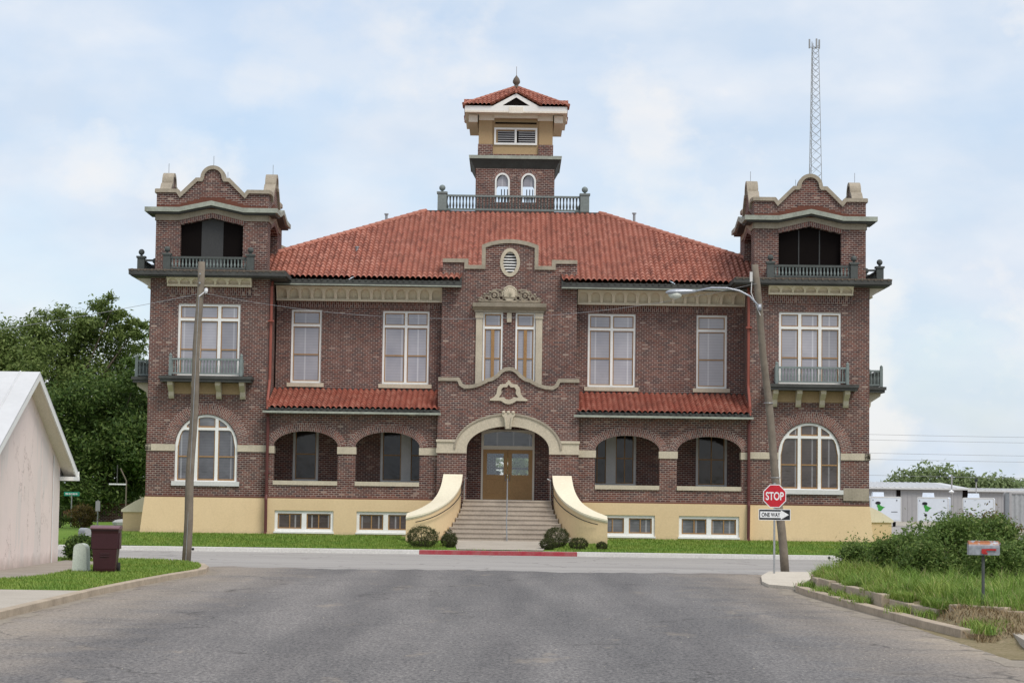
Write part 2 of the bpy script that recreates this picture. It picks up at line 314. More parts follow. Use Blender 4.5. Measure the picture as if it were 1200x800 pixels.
dd = t.math('ADD', t.math('SQRT', t.math('ADD', t.math('MULTIPLY', dx, dx), t.math('MULTIPLY', dy, dy))), t.math('MULTIPLY', t.math('SUBTRACT', t.noise(p, 0.8, 6, 0.72), 0.5), 2.2))
wash = t.math('MULTIPLY', t.ramp(dd, [(0.45, 1.0), (0.85, 0.0)]), 0.85)
c = t.mix(wash, c, t.mix(t.ramp(g, [(0.35, 0.0), (0.65, 1.0)]), (0.26, 0.215, 0.165), (0.46, 0.39, 0.31)))
vk = t.n('ShaderNodeTexVoronoi', feature='DISTANCE_TO_EDGE'); vk.inputs['Scale'].default_value = 0.23
wk = t.n('ShaderNodeTexNoise'); wk.inputs['Scale'].default_value = 1.1; wk.inputs['Detail'].default_value = 6; t.l(p, wk.inputs['Vector'])
ak = t.n('ShaderNodeVectorMath', operation='MULTIPLY_ADD'); t.l(wk.outputs['Color'], ak.inputs[0]); ak.inputs[1].default_value = (1.6, 1.6, 0); t.l(p, ak.inputs[2]); t.l(ak.outputs[0], vk.inputs['Vector'])
kf = t.math('MULTIPLY', t.ramp(vk.outputs['Distance'], [(0.0, 1.0), (0.009, 0.0)]), t.ramp(t.noise(p, 0.16, 3, 0.5), [(0.46, 0.0), (0.54, 0.8)]))
c = t.mix(kf, c, (0.06, 0.055, 0.052))
wt = t.math('SINE', t.math('MULTIPLY', t.math('ADD', sp.outputs[0], t.math('MULTIPLY', t.noise(mpl.outputs[0], 0.3, 2), 1.5)), 2.1))
c = t.mix(t.math('MULTIPLY', t.ramp(wt, [(0.2, 0.0), (1.0, 1.0)]), 0.3), c, t.mix(1.0, c, (0.62, 0.62, 0.64), 'MULTIPLY'))
oil = t.ramp(t.noise(p, 0.9, 4, 0.6), [(0.66, 0.0), (0.72, 0.45)])
c = t.mix(oil, c, (0.075, 0.072, 0.07))
t.col(c); t.bump(g, 0.6, 0.02)
t = mat('street_grey', 0.92, 0, 0.2); p = t.pos()
mpl = t.n('ShaderNodeMapping'); mpl.inputs['Scale'].default_value = (0.06, 0.7, 1); t.l(p, mpl.inputs[0])
c = t.mix(t.ramp(t.noise(mpl.outputs[0], 0.8, 6, 0.65), [(0.35, 0.0), (0.65, 1.0)]), (0.32, 0.298, 0.275), (0.43, 0.40, 0.37))
vn = t.n('ShaderNodeTexVoronoi', feature='DISTANCE_TO_EDGE'); vn.inputs['Scale'].default_value = 0.22; 
wn = t.n('ShaderNodeTexNoise'); wn.inputs['Scale'].default_value = 0.9; wn.inputs['Detail'].default_value = 6; t.l(p, wn.inputs['Vector'])
av = t.n('ShaderNodeVectorMath', operation='MULTIPLY_ADD'); t.l(wn.outputs['Color'], av.inputs[0]); av.inputs[1].default_value = (2, 2, 2); t.l(p, av.inputs[2]); t.l(av.outputs[0], vn.inputs['Vector'])
c = t.mix(t.math('MULTIPLY', t.ramp(vn.outputs['Distance'], [(0.0, 1.0), (0.012, 0.0)]), 0.7), c, (0.08, 0.07, 0.065))
g = t.noise(p, 20, 4, 0.7); c = t.mix(0.35, c, t.ramp(g, [(0.35, (0.16, 0.15, 0.145)), (0.65, (0.40, 0.38, 0.36))]))
t.col(c); t.bump(g, 0.4, 0.015)
def grassmat(name, a, b, d, sc=0.5):
    t = mat(name, 0.95, 0, 0.1); p = t.pos()
    c = t.mix(t.ramp(t.noise(p, sc, 6, 0.65), [(0.35, 0.0), (0.65, 1.0)]), a, b)
    c = t.mix(t.ramp(t.noise(p, 12, 4, 0.7), [(0.35, 0.0), (0.7, 0.8)]), c, d); t.col(c); t.bump(t.noise(p, 18, 3, 0.7), 0.8, 0.05)
grassmat('lawn', (0.13, 0.22, 0.035), (0.20, 0.29, 0.055), (0.09, 0.17, 0.025))
grassmat('verge_soil', (0.24, 0.19, 0.11), (0.36, 0.285, 0.185), (0.15, 0.135, 0.06))
grassmat('far_ground', (0.16, 0.17, 0.07), (0.24, 0.22, 0.13), (0.10, 0.12, 0.05), 0.08)
weathered('gravel', (0.40, 0.36, 0.30), (0.27, 0.25, 0.2), 0.3, 0.6, 0.95, 8)
weathered('gutter_grit', (0.31, 0.265, 0.21), (0.17, 0.15, 0.13), 1.8, 0.85, 0.95, 22, bump=0.5, grain=.5)
weathered('dry_soil', (0.30, 0.235, 0.16), (0.19, 0.145, 0.095), 1.4, 0.7, 0.95, 16, bump=0.6)
def leafmat(name, stops, trans=0.45, patch=0.0):
    m = bpy.data.materials.new(name); m.use_nodes = True; MATS[name] = m
    t = NT(m); g = t.n('ShaderNodeNewGeometry')
    c = t.ramp(g.outputs['Random Per Island'], stops)
    if patch:
        pp = t.pos(); c = t.mix(t.math('MULTIPLY', t.ramp(t.noise(pp, 0.75, 5, 0.65), [(0.38, 0.0), (0.68, 1.0)]), patch), c, t.mix(1.0, c, (1.55, 1.15, 1.3), 'MULTIPLY'))
        c = t.mix(t.math('MULTIPLY', t.ramp(t.noise(pp, 1.6, 4, 0.6), [(0.5, 0.0), (0.7, 1.0)]), patch * .7), c, t.mix(1.0, c, (0.6, 0.72, 0.6), 'MULTIPLY'))
    t.col(c); t.b.inputs['Roughness'].default_value = 0.55; t.b.inputs['Specular IOR Level'].default_value = 0.25
    tr = t.n('ShaderNodeBsdfTranslucent'); t.l(c, tr.inputs[0]); mxs = t.n('ShaderNodeMixShader'); mxs.inputs[0].default_value = trans
    t.l(t.b.outputs[0], mxs.inputs[1]); t.l(tr.outputs[0], mxs.inputs[2])
    o = [x for x in t.t.nodes if x.type == 'OUTPUT_MATERIAL'][0]; t.l(mxs.outputs[0], o.inputs[0])
leafmat('leaf_tree_light', [(0.0, (0.08, 0.125, 0.03)), (0.5, (0.15, 0.205, 0.052)), (1.0, (0.26, 0.32, 0.105))], 0.4)
leafmat('leaf_tree_dark', [(0.0, (0.04, 0.08, 0.018)), (0.5, (0.092, 0.15, 0.034)), (1.0, (0.18, 0.245, 0.066))], 0.4)
leafmat('leaf_bush', [(0.0, (0.06, 0.105, 0.024)), (0.5, (0.125, 0.20, 0.045)), (0.9, (0.22, 0.30, 0.08)), (1.0, (0.32, 0.36, 0.13))])
leafmat('leaf_topiary', [(0.0, (0.045, 0.056, 0.017)), (0.5, (0.068, 0.078, 0.026)), (1.0, (0.095, 0.10, 0.036))], 0.3)
leafmat('leaf_russet', [(0.0, (0.075, 0.062, 0.018)), (0.5, (0.15, 0.115, 0.032)), (1.0, (0.24, 0.17, 0.055))])
leafmat('leaf_far', [(0.0, (0.17, 0.23, 0.09)), (1.0, (0.28, 0.34, 0.16))])  # distance haze mixed into the leaf colours, hence pale and low in contrast
leafmat('grass_short', [(0.0, (0.12, 0.22, 0.03)), (0.6, (0.19, 0.31, 0.05)), (1.0, (0.27, 0.36, 0.09))], 0.3, 0.8)
leafmat('grass_tall', [(0.0, (0.11, 0.20, 0.03)), (0.55, (0.19, 0.32, 0.055)), (0.9, (0.27, 0.38, 0.09)), (1.0, (0.40, 0.36, 0.19))], 0.35, 0.8)
leafmat('grass_dry', [(0.0, (0.16, 0.11, 0.055)), (1.0, (0.36, 0.27, 0.15))], 0.2)

# ------------------------------------------------------------------ mesh helpers
def tag(o, label=None, cat=None, group=None, kind=None):
    for k, v in (('label', label), ('category', cat), ('group', group), ('kind', kind)):
        if v: o[k] = v
    return o
def thing(name, label, cat, loc=(0, 0, 0), rz=0.0, group=None):
    o = bpy.data.objects.new(name, None); COL.objects.link(o); o.location = loc; o.rotation_euler = (0, 0, rz); o.empty_display_size = 0.2
    return tag(o, label, cat, group)
class MB:
    def __init__(s): s.v = []; s.f = []; s.uv = []; s.mi = []; s.cur = 0; s.mx = None
    def add(s, vs, fs, uvs=None):
        o = len(s.v)
        if s.mx is not None: vs = [tuple(s.mx @ Vector(a)) for a in vs]
        s.v += [tuple(a) for a in vs]
        for i, f in enumerate(fs):
            s.f.append(tuple(o + k for k in f)); s.mi.append(s.cur); s.uv.append(uvs[i] if uvs else None)
        return s
    def box(s, x0, x1, y0, y1, z0, z1):
        vs = [(x, y, z) for x in (x0, x1) for y in (y0, y1) for z in (z0, z1)]
        return s.add(vs, [(0, 1, 3, 2), (4, 6, 7, 5), (0, 4, 5, 1), (2, 3, 7, 6), (0, 2, 6, 4), (1, 5, 7, 3)])
    def prism(s, outline, d0, d1, holes=(), axis='y'):
        """2D polygon (a,b) with holes, extruded from d0 to d1 along axis."""
        f3 = {'y': lambda a, b, d: (a, d, b), 'x': lambda a, b, d: (d, a, b), 'z': lambda a, b, d: (a, b, d)}[axis]
        loops = [list(outline)] + [list(h) for h in holes]
        tri = tessellate_polygon([[Vector((a, b, 0)) for a, b in lp] for lp in loops])
        flat = [p for lp in loops for p in lp]
        s.add([f3(a, b, d0) for a, b in flat], [tuple(q) for q in tri])
        s.add([f3(a, b, d1) for a, b in flat], [tuple(reversed(q)) for q in tri])
        for lp in loops:
            n = len(lp)
            s.add([f3(a, b, d) for a, b in lp for d in (d0, d1)], [(2 * i, 2 * i + 1, 2 * ((i + 1) % n) + 1, 2 * ((i + 1) % n)) for i in range(n)])
        return s
    def strip(s, outer, inner, d0, d1, axis='y', closed=False, uvscale=None):
        """ribbon between two matched polylines, extruded"""
        f3 = {'y': lambda a, b, d: (a, d, b), 'x': lambda a, b, d: (d, a, b), 'z': lambda a, b, d: (a, b, d)}[axis]
        n = len(outer); dist = [0.0]
        for i in range(1, n): dist.append(dist[-1] + math.hypot(outer[i][0] - outer[i - 1][0], outer[i][1] - outer[i - 1][1]))
        for i in range(n if closed else n - 1):
            j = (i + 1) % n
            o0, o1, i0, i1 = outer[i], outer[j], inner[i], inner[j]
            vs = [f3(*q, d) for d in (d0, d1) for q in (o0, o1, i1, i0)]
            th = math.hypot(o0[0] - i0[0], o0[1] - i0[1])
            a, b = dist[i], dist[i + 1] if i + 1 < n else dist[i] + 0.1
            uvf = [(th, a), (th, b), (0, b), (0, a)]; q4 = [(0, a), (0, b), (abs(d1 - d0), b), (abs(d1 - d0), a)]
            fs = [(0, 1, 2, 3), (7, 6, 5, 4), (0, 4, 5, 1), (2, 6, 7, 3)]; us = [uvf, uvf[::-1], q4, q4]
            if not closed and i == 0: fs.append((3, 7, 4, 0)); us.append(q4)
            if not closed and i == n - 2: fs.append((1, 5, 6, 2)); us.append(q4)
            s.add(vs, fs, us)
        return s
    def tube(s, path, r, n=8, cap=True, r1=None):
        pts = [Vector(p) for p in path]; m = len(pts); rings = []
        for i, p in enumerate(pts):
            d = (pts[min(i + 1, m - 1)] - pts[max(i - 1, 0)]).normalized()
            a = Vector((0, 0, 1)) if abs(d.z) < 0.9 else Vector((1, 0, 0))
            x = d.cross(a).normalized(); y = d.cross(x)
            rr = r if r1 is None else r + (r1 - r) * i / (m - 1)
            if isinstance(r, (list, tuple)): rr = r[i]
            rings.append([p + (x * math.cos(2 * math.pi * k / n) + y * math.sin(2 * math.pi * k / n)) * rr for k in range(n)])
        vs = [q for rg in rings for q in rg]
        fs = [(i * n + k, i * n + (k + 1) % n, (i + 1) * n + (k + 1) % n, (i + 1) * n + k) for i in range(m - 1) for k in range(n)]
        if cap: fs += [tuple(range(n))[::-1], tuple((m - 1) * n + k for k in range(n))]
        return s.add(vs, fs)
    def lathe(s, prof, cx=0, cy=0, n=12):
        m = len(prof)
        vs = [(cx + r * math.cos(2 * math.pi * k / n), cy + r * math.sin(2 * math.pi * k / n), z) for r, z in prof for k in range(n)]
        fs = [(i * n + k, i * n + (k + 1) % n, (i + 1) * n + (k + 1) % n, (i + 1) * n + k) for i in range(m - 1) for k in range(n)]
        fs += [tuple(range(n))[::-1], tuple((m - 1) * n + k for k in range(n))]
        return s.add(vs, fs)
    def ball(s, c, r, n=12):
        return s.lathe([(max(0.002, r * math.sin(math.pi * i / 8)), c[2] - r * math.cos(math.pi * i / 8)) for i in range(9)], c[0], c[1], n)
    def build(s, name, material, parent=None, smooth=False, bevel=0):
        me = bpy.data.meshes.new(name); me.from_pydata(s.v, [], s.f)
        for m_ in (material if isinstance(material, (list, tuple)) else [material]): me.materials.append(MATS[m_])
        if any(s.mi): me.polygons.foreach_set('material_index', s.mi)
        if any(u is not None for u in s.uv):
            ul = me.uv_layers.new(name='UVMap'); dat = []
            for f, u in zip(s.f, s.uv): dat += [c for q in (u or [(0, 0)] * len(f)) for c in q]
            ul.data.foreach_set('uv', dat)
        if len(s.f) < 60000:
            bm = bmesh.new(); bm.from_mesh(me); bmesh.ops.recalc_face_normals(bm, faces=bm.faces); bm.to_mesh(me); bm.free()
        if smooth: me.polygons.foreach_set('use_smooth', [True] * len(me.polygons))
        me.update()
        o = bpy.data.objects.new(name, me); COL.objects.link(o)
        if parent is not None: o.parent = parent
        if bevel:
            b = o.modifiers.new('bevel', 'BEVEL'); b.width = bevel; b.segments = 2; b.limit_method = 'ANGLE'
        return o
def np_mesh(name, verts, faces, material, parent=None, smooth=False):
    me = bpy.data.meshes.new(name); nv, nf, k = len(verts), len(faces), faces.shape[1]
    me.vertices.add(nv); me.vertices.foreach_set('co', verts.astype(np.float32).ravel())
    me.loops.add(nf * k); me.loops.foreach_set('vertex_index', faces.astype(np.int32).ravel())
    me.polygons.add(nf); me.polygons.foreach_set('loop_start', np.arange(0, nf * k, k, dtype=np.int32))
    me.update(calc_edges=True); me.validate(); me.materials.append(MATS[material])
    o = bpy.data.objects.new(name, me); COL.objects.link(o)
    if parent is not None: o.parent = parent
    return o
def copy_tree(o, parent=None):
    c = o.copy(); COL.objects.link(c); c.parent = parent
    for ch in list(o.children): copy_tree(ch, c)
    return c
def arc(cx, cz, rx, rz, a0, a1, n):
    return [(cx + rx * math.cos(R(a0 + (a1 - a0) * i / n)), cz + rz * math.sin(R(a0 + (a1 - a0) * i / n))) for i in range(n + 1)]
def offset(path, d):
    o = []
    for i, p in enumerate(path):
        a = path[max(i - 1, 0)]; b = path[min(i + 1, len(path) - 1)]
        tx, tz = b[0] - a[0], b[1] - a[1]; l = math.hypot(tx, tz) or 1
        o.append((p[0] - tz / l * d, p[1] + tx / l * d))
    return o
def rect(x0, x1, z0, z1): return [(x0, z0), (x1, z0), (x1, z1), (x0, z1)]

# ------------------------------------------------------------------ ground, streets, kerbs
def sheet(name, poly, z, m, th=None):
    b = MB()
    if th: b.prism(poly, z - th, z, axis='z')
    else:
        tri = tessellate_polygon([[Vector((a, c, 0)) for a, c in poly]]); b.add([(a, c, z) for a, c in poly], [tuple(q) for q in tri])
    return tag(b.build(name, m), kind='structure')
sheet('ground', [(-3000, -400), (3000, -400), (3000, 4000), (-3000, 4000)], -0.03, 'far_ground')
random.seed(3)
sheet('road', [(-9.15, -130), (7.75, -130), (7.75, -27.0)] + [(7.6 - i * .4, -26.9 + random.uniform(-.45, .45) + .5 * math.sin(i * .35)) for i in range(42)] + [(-9.15, -27.2)], 0.004, 'asphalt')
sheet('cross_street', rect(-150, 150, -30, -11.0), 0.0, 'street_grey')
def flare(x0, x1, s):   # asphalt flaring out at the junction
    return [(x0, -36), (x0 + s * 0.0, -26.2), (x1, -26.2), (x0 + s * 0.9, -30.0)]
# left verge: kerb curving into the cross street
def kerb_run(name, path, wdt, z, m):
    b = MB(); inner = offset(path, wdt)
    b.strip(path, inner, -0.02, z, axis='z'); return tag(b.build(name, m, bevel=0.015), kind='structure')
kl = [(-9.0, -58.0), (-9.0, -52.0), (-9.0, -45.45), (-8.97, -44.0), (-8.85, -40.0), (-8.65, -36.0), (-8.45, -33.6)] + [(-10.45 + 2.05 * math.cos(R(a)), -31.9 + 2.2 * math.sin(R(a)) + 0.6 * (a / 90)) for a in range(0, 91, 15)]
kl = kl[:7] + [(-8.4, -32.2), (-8.6, -30.2), (-9.0, -28.2), (-9.7, -26.4), (-10.6, -25.3), (-12.0, -24.9), (-40, -24.9)]
kerb_run('left_kerb', kl, 0.22, 0.15, 'kerb_old')
kin = offset(kl, 0.2)
random.seed(9)
def ragged(x_of, y0, y1, w_, n_):
    ys = [y0 + (y1 - y0) * i / n_ for i in range(n_ + 1)]
    return [(x_of(y), y) for y in ys] + [(x_of(y) + w_ * random.uniform(.25, 1.5), y + random.uniform(-.15, .15)) for y in ys[::-1]]
sheet('left_gutter', ragged(lambda y: float(np.interp(y, [-56, -44, -40, -36, -32, -29.5], [-9.02, -9.02, -8.87, -8.67, -8.42, -8.7])), -56, -29.5, .3, 60), 0.008, 'gutter_grit')
sheet('left_verge', [p for p in kin if p[1] > -45.5] + [(-40, -45.4), (-9.2, -45.4)], 0.14, 'lawn', 0.2)
sheet('driveway', rect(-40, -9.2, -57.5, -45.4), 0.135, 'concrete', 0.2)
sheet('house_path', [(-13.45, -42.6), (-12.2, -41.2), (-11.55, -38.2), (-11.75, -31.5), (-12.2, -27.8), (-13.4, -26.9)], 0.146, 'path_old')
# right verge: low kerb, broken retaining kerb and raised bed
kr = [(7.45, -36.6), (7.22, -38.4), (7.2, -40.5), (7.3, -44.0), (7.48, -49.0), (7.62, -52.5), (7.8, -55.2)]
kerb_run('right_kerb', kr, 0.24, 0.16, 'kerb_old')
sheet('right_gutter', ragged(lambda y: float(np.interp(y, [-66, -55.2, -49, -44, -40.5, -38.4, -36.2], [7.8, 7.8, 7.5, 7.32, 7.22, 7.24, 7.4])), -66, -35.4, -.42, 80), 0.008, 'gutter_grit')
sheet('pole_pad', [(6.85, -36.0), (7.45, -37.3), (7.75, -36.4), (8.2, -34.9), (8.9, -33.0), (12, -31.5), (12, -26.4), (8.0, -26.4), (7.35, -30.0), (6.9, -34.0)], 0.085, 'pad_concrete', 0.12)
random.seed(5)
b = MB()
for (xa, ya, xb, yb, h) in [(7.95, -35.9, 7.72, -37.6, 0.40), (7.71, -37.8, 7.62, -39.4, 0.36), (7.61, -39.6, 7.62, -41.2, 0.39), (7.64, -41.4, 7.66, -43.2, 0.35), (7.66, -43.6, 7.74, -45.4, 0.38), (7.75, -45.6, 7.80, -47.4, 0.36), (7.86, -48.0, 7.94, -49.6, 0.34), (7.95, -49.8, 8.10, -51.6, 0.31), (8.25, -52.0, 9.1, -52.9, 0.40), (9.12, -52.93, 9.8, -53.5, 0.36)]:
    o2 = offset([(xa, ya), (xb, yb)], 0.20); b.strip([(xa, ya), (xb, yb)], o2, 0.0, h + random.uniform(-.03, .03), axis='z')
tag(b.build('retaining_kerb', 'kerb_old', bevel=0.02), kind='structure')
bed = MB()
gx = np.array([7.42, 7.56, 7.66, 7.85, 8.1, 8.4, 8.8, 9.6, 11, 13, 16, 22, 40]); gy = np.linspace(-60, -26.5, 60)
def bed_z(x, y):
    e = min(max((x - 7.62 - max(0, (-45 - y) * .05)) / 0.3, 0), 1); n_ = min(max((-34.2 - y) / 2.0, 0), 1); s_ = min(max((y + 57.5) / 5.0, 0), 1)
    base = -0.05 if (x < 7.5 or y > -36.5) else 0.015
    return base + 0.36 * e * n_ * (0.15 + 0.85 * s_) + 0.03 * math.sin(3 * x + 2.1 * y) * e
vs_ = [(x, y, bed_z(x, y)) for y in gy for x in gx]; nx = len(gx)
bed.add(vs_, [(j * nx + i, j * nx + i + 1, (j + 1) * nx + i + 1, (j + 1) * nx + i) for j in range(len(gy) - 1) for i in range(nx - 1)])
tag(bed.build('right_verge', 'verge_soil', smooth=True), kind='structure')
sheet('right_driveway', [(8.5, -56.0), (9.3, -54.7), (16, -54.7), (16, -62), (8.3, -62), (8.25, -58)], 0.16, 'concrete', 0.2)
# courthouse block
LAWN = MB()
ly = [-10.3, -8.5, -7.0, -5.5, -4.0, -2.0, 6, 30, 60]; lz = [0.165, 0.23, 0.31, 0.39, 0.46, 0.48, 0.46, 0.35, 0.2]
lx = np.linspace(-42, 21, 40); nx = len(lx)
def lawn_z(y): return float(np.interp(y, ly, lz))
LAWN.add([(x, y, z + 0.015 * math.sin(x * 1.3 + y)) for y, z in zip(ly, lz) for x in lx], [(j * nx + i, j * nx + i + 1, (j + 1) * nx + i + 1, (j + 1) * nx + i) for j in range(len(ly) - 1) for i in range(nx - 1)])
tag(LAWN.build('lawn_ground', 'lawn', smooth=True), kind='structure')
b = MB(); b.box(-42, -3.35, -11.0, -10.84, -0.02, 0.16); b.box(2.62, 21, -11.0, -10.84, -0.02, 0.16); tag(b.build('far_kerb', 'concrete_white', bevel=0.01), kind='structure')
b = MB(); b.box(-3.35, 2.62, -11.003, -10.84, -0.02, 0.163); tag(b.build('painted_kerb', 'red_paint', bevel=0.01), kind='structure')
b = MB(); b.box(-42, 21, -10.84, -10.2, -0.02, 0.155); tag(b.build('kerb_walk', 'concrete_white'), kind='structure')
b = MB(); b.add([(-1.95, -10.2, 0.19), (1.35, -10.2, 0.19), (1.75, -5.2, 0.435), (-2.2, -5.2, 0.435)], [(0, 1, 2, 3)]); tag(b.build('entrance_walk', 'concrete'), kind='structure')
sheet('east_street', rect(24, 33, -10, 200), 0.01, 'street_grey')
sheet('gravel_lot', rect(33, 120, 20, 170), 0.012, 'gravel')
sheet('west_street', rect(-60, -43, -10, 200), 0.01, 'street_grey')

# ------------------------------------------------------------------ COURTHOUSE
CH = thing('courthouse', 'large two-storey brown brick courthouse with red tile roof, corner towers and central cupola', 'courthouse')

def window(parent, x0, x1, z0, z1, y, cols=1, transom=None, rail=None, fr=0.085, glass='glass_blind', frame='white_paint', arch=None, mull=0.11, sash=0.04, vbar=False):
    """painted frame mesh with sashes and panes as sub-parts, looking towards -Y; y is the frame's front"""
    lights = []; wd = (x1 - x0 - 2 * fr - (cols - 1) * mull) / cols
    zr = [(z0 + fr, z1 - fr)] if transom is None else [(z0 + fr, transom - 0.055), (transom + 0.055, z1 - fr)]
    for i in range(cols):
        a = x0 + fr + i * (wd + mull)
        for k, (p, q) in enumerate(zr): lights.append((a, a + wd, p, q, k))
    b = MB(); s_ = MB(); g = MB()
    if arch is None:
        b.prism(rect(x0, x1, z0, z1), y, y + 0.14, [rect(a, c, p, q) for a, c, p, q, k in lights])
        for a, c, p, q, k in lights:
            s_.prism(rect(a + .001, c - .001, p + .001, q - .001), y + 0.045, y + 0.10, [rect(a + sash, c - sash, p + sash, q - sash)])
            if k == 0 and rail: s_.box(a + sash, c - sash, y + 0.035, y + 0.095, rail - 0.025, rail + 0.025)
            if vbar: s_.box((a + c) / 2 - .022, (a + c) / 2 + .022, y + 0.04, y + 0.094, p + sash, q - sash)
            g.box(a + .002, c - .002, y + 0.075, y + 0.085, p + .002, q - .002)
    else:
        cx = (x0 + x1) / 2; rr = (x1 - x0) / 2; zs = arch[0]; ra = arch[1]
        def top(x, off): 
            k = max(0.0, 1 - ((x - cx) / (rr - off)) ** 2); return zs + (ra - off) * math.sqrt(k)
        outl = [(x0, z0), (x1, z0)] + arc(cx, zs, rr, ra, 0, 180, 24)
        holes = []
        for a, c, p, q, k in lights:
            if len(zr) == 1 or k == 1:
                lo = p; xs = np.linspace(a, c, 9)
                pts = [(x, top(x, fr)) for x in xs if top(x, fr) > lo + 0.02]
                if len(pts) < 2: continue
                xa, xb = pts[0][0], pts[-1][0]
                h = [(xa, lo), (xb, lo)] + pts[::-1]
            else: 
                h = rect(a, c, p, min(q, 99))
                if q > zs:
                    xs = np.linspace(a, c, 9); h = [(a, p), (c, p)] + [(x, min(q, top(x, fr))) for x in xs][::-1]
            holes.append((h, k, a, c, p, q))
        b.prism(outl, y, y + 0.14, [h[0] for h in holes])
        for h, k, a, c, p, q in holes:
            cxh = sum(u for u, _ in h) / len(h); czh = sum(v for _, v in h) / len(h)
            wh = max(u for u, _ in h) - min(u for u, _ in h); hh = max(v for _, v in h) - min(v for _, v in h)
            inn = [(cxh + (u - cxh) * (1 - 2 * sash / wh), czh + (v - czh) * (1 - 2 * sash / hh)) for u, v in h]
            h1 = [(cxh + (u - cxh) * .998, czh + (v - czh) * .998) for u, v in h]
            s_.prism(h1, y + 0.045, y + 0.10, [inn]); g.prism(h1, y + 0.075, y + 0.085)
            if k == 0 and rail: s_.box(a + sash, c - sash, y + 0.035, y + 0.095, rail - 0.025, rail + 0.025)
    w_ = b.build('window', frame, parent); s_.build('sash', 'wood_tan', w_); g.build('pane', glass, w_)
    return w_
def ring(parent, path, th, y0, y1, name='brick_arch', m='brick_radial'):
    return MB().strip(offset(path, -th) if False else offset(path, th), path, y0, y1).build(name, m, parent)
def densify(poly, n=6):
    o = []
    for i in range(len(poly) - 1):
        for k in range(n): o.append((poly[i][0] + (poly[i + 1][0] - poly[i][0]) * k / n, poly[i][1] + (poly[i + 1][1] - poly[i][1]) * k / n))
    return o + [poly[-1]]

def tiles(u0, u1, length, vmin, vmax, origin, U, V, Nn, tw=0.235, th=0.40, amp=0.11, step=0.045, m='roof_tile', name='main_roof', parent=None):
    per = 6; ncol = int(round((u1 - u0) / tw)); tw = (u1 - u0) / ncol
    us = [u0 + tw * i / per for i in range(ncol * per + 1)]
    rows = []; nr = int(math.ceil(length / th))
    for r_ in range(nr): rows += [(r_ * th, step, r_), (min((r_ + 1) * th, length), 0.004, r_)]
    O, U, V, Nn = Vector(origin), Vector(U), Vector(V), Vector(Nn)
    vs = []; 
    for v, h, r_ in rows:
        for i, u in enumerate(us):
            lo, hi = vmin(u), vmax(u); vv = min(max(v, lo), hi)
            ph = (i % per) / per; prof = amp * abs(math.cos(math.pi * ph)) ** 0.9
            vs.append(O + U * u + V * vv + Nn * (prof + h))
    n = len(us); fs = []; uv = []
    for j in range(len(rows) - 1):
        for i in range(n - 1):
            a = vs[j * n + i]; c = vs[(j + 1) * n + i]; d = vs[(j + 1) * n + i + 1]; b_ = vs[j * n + i + 1]
            if (a - c).length < 0.02 and (b_ - d).length < 0.02: continue
            if max(vmax(us[i]), vmax(us[i + 1])) < rows[j][0] - 1e-4: continue
            if min(vmin(us[i]), vmin(us[i + 1])) > rows[j + 1][0] + 1e-4: continue
            fs.append((j * n + i, j * n + i + 1, (j + 1) * n + i + 1, (j + 1) * n + i))
            cu = i // per + 0.5; cv = rows[j][2] + 0.5; uv.append([(cu, cv)] * 4)
    mb = MB(); mb.add(vs, fs, uv); o = mb.build(name, m, parent); return o

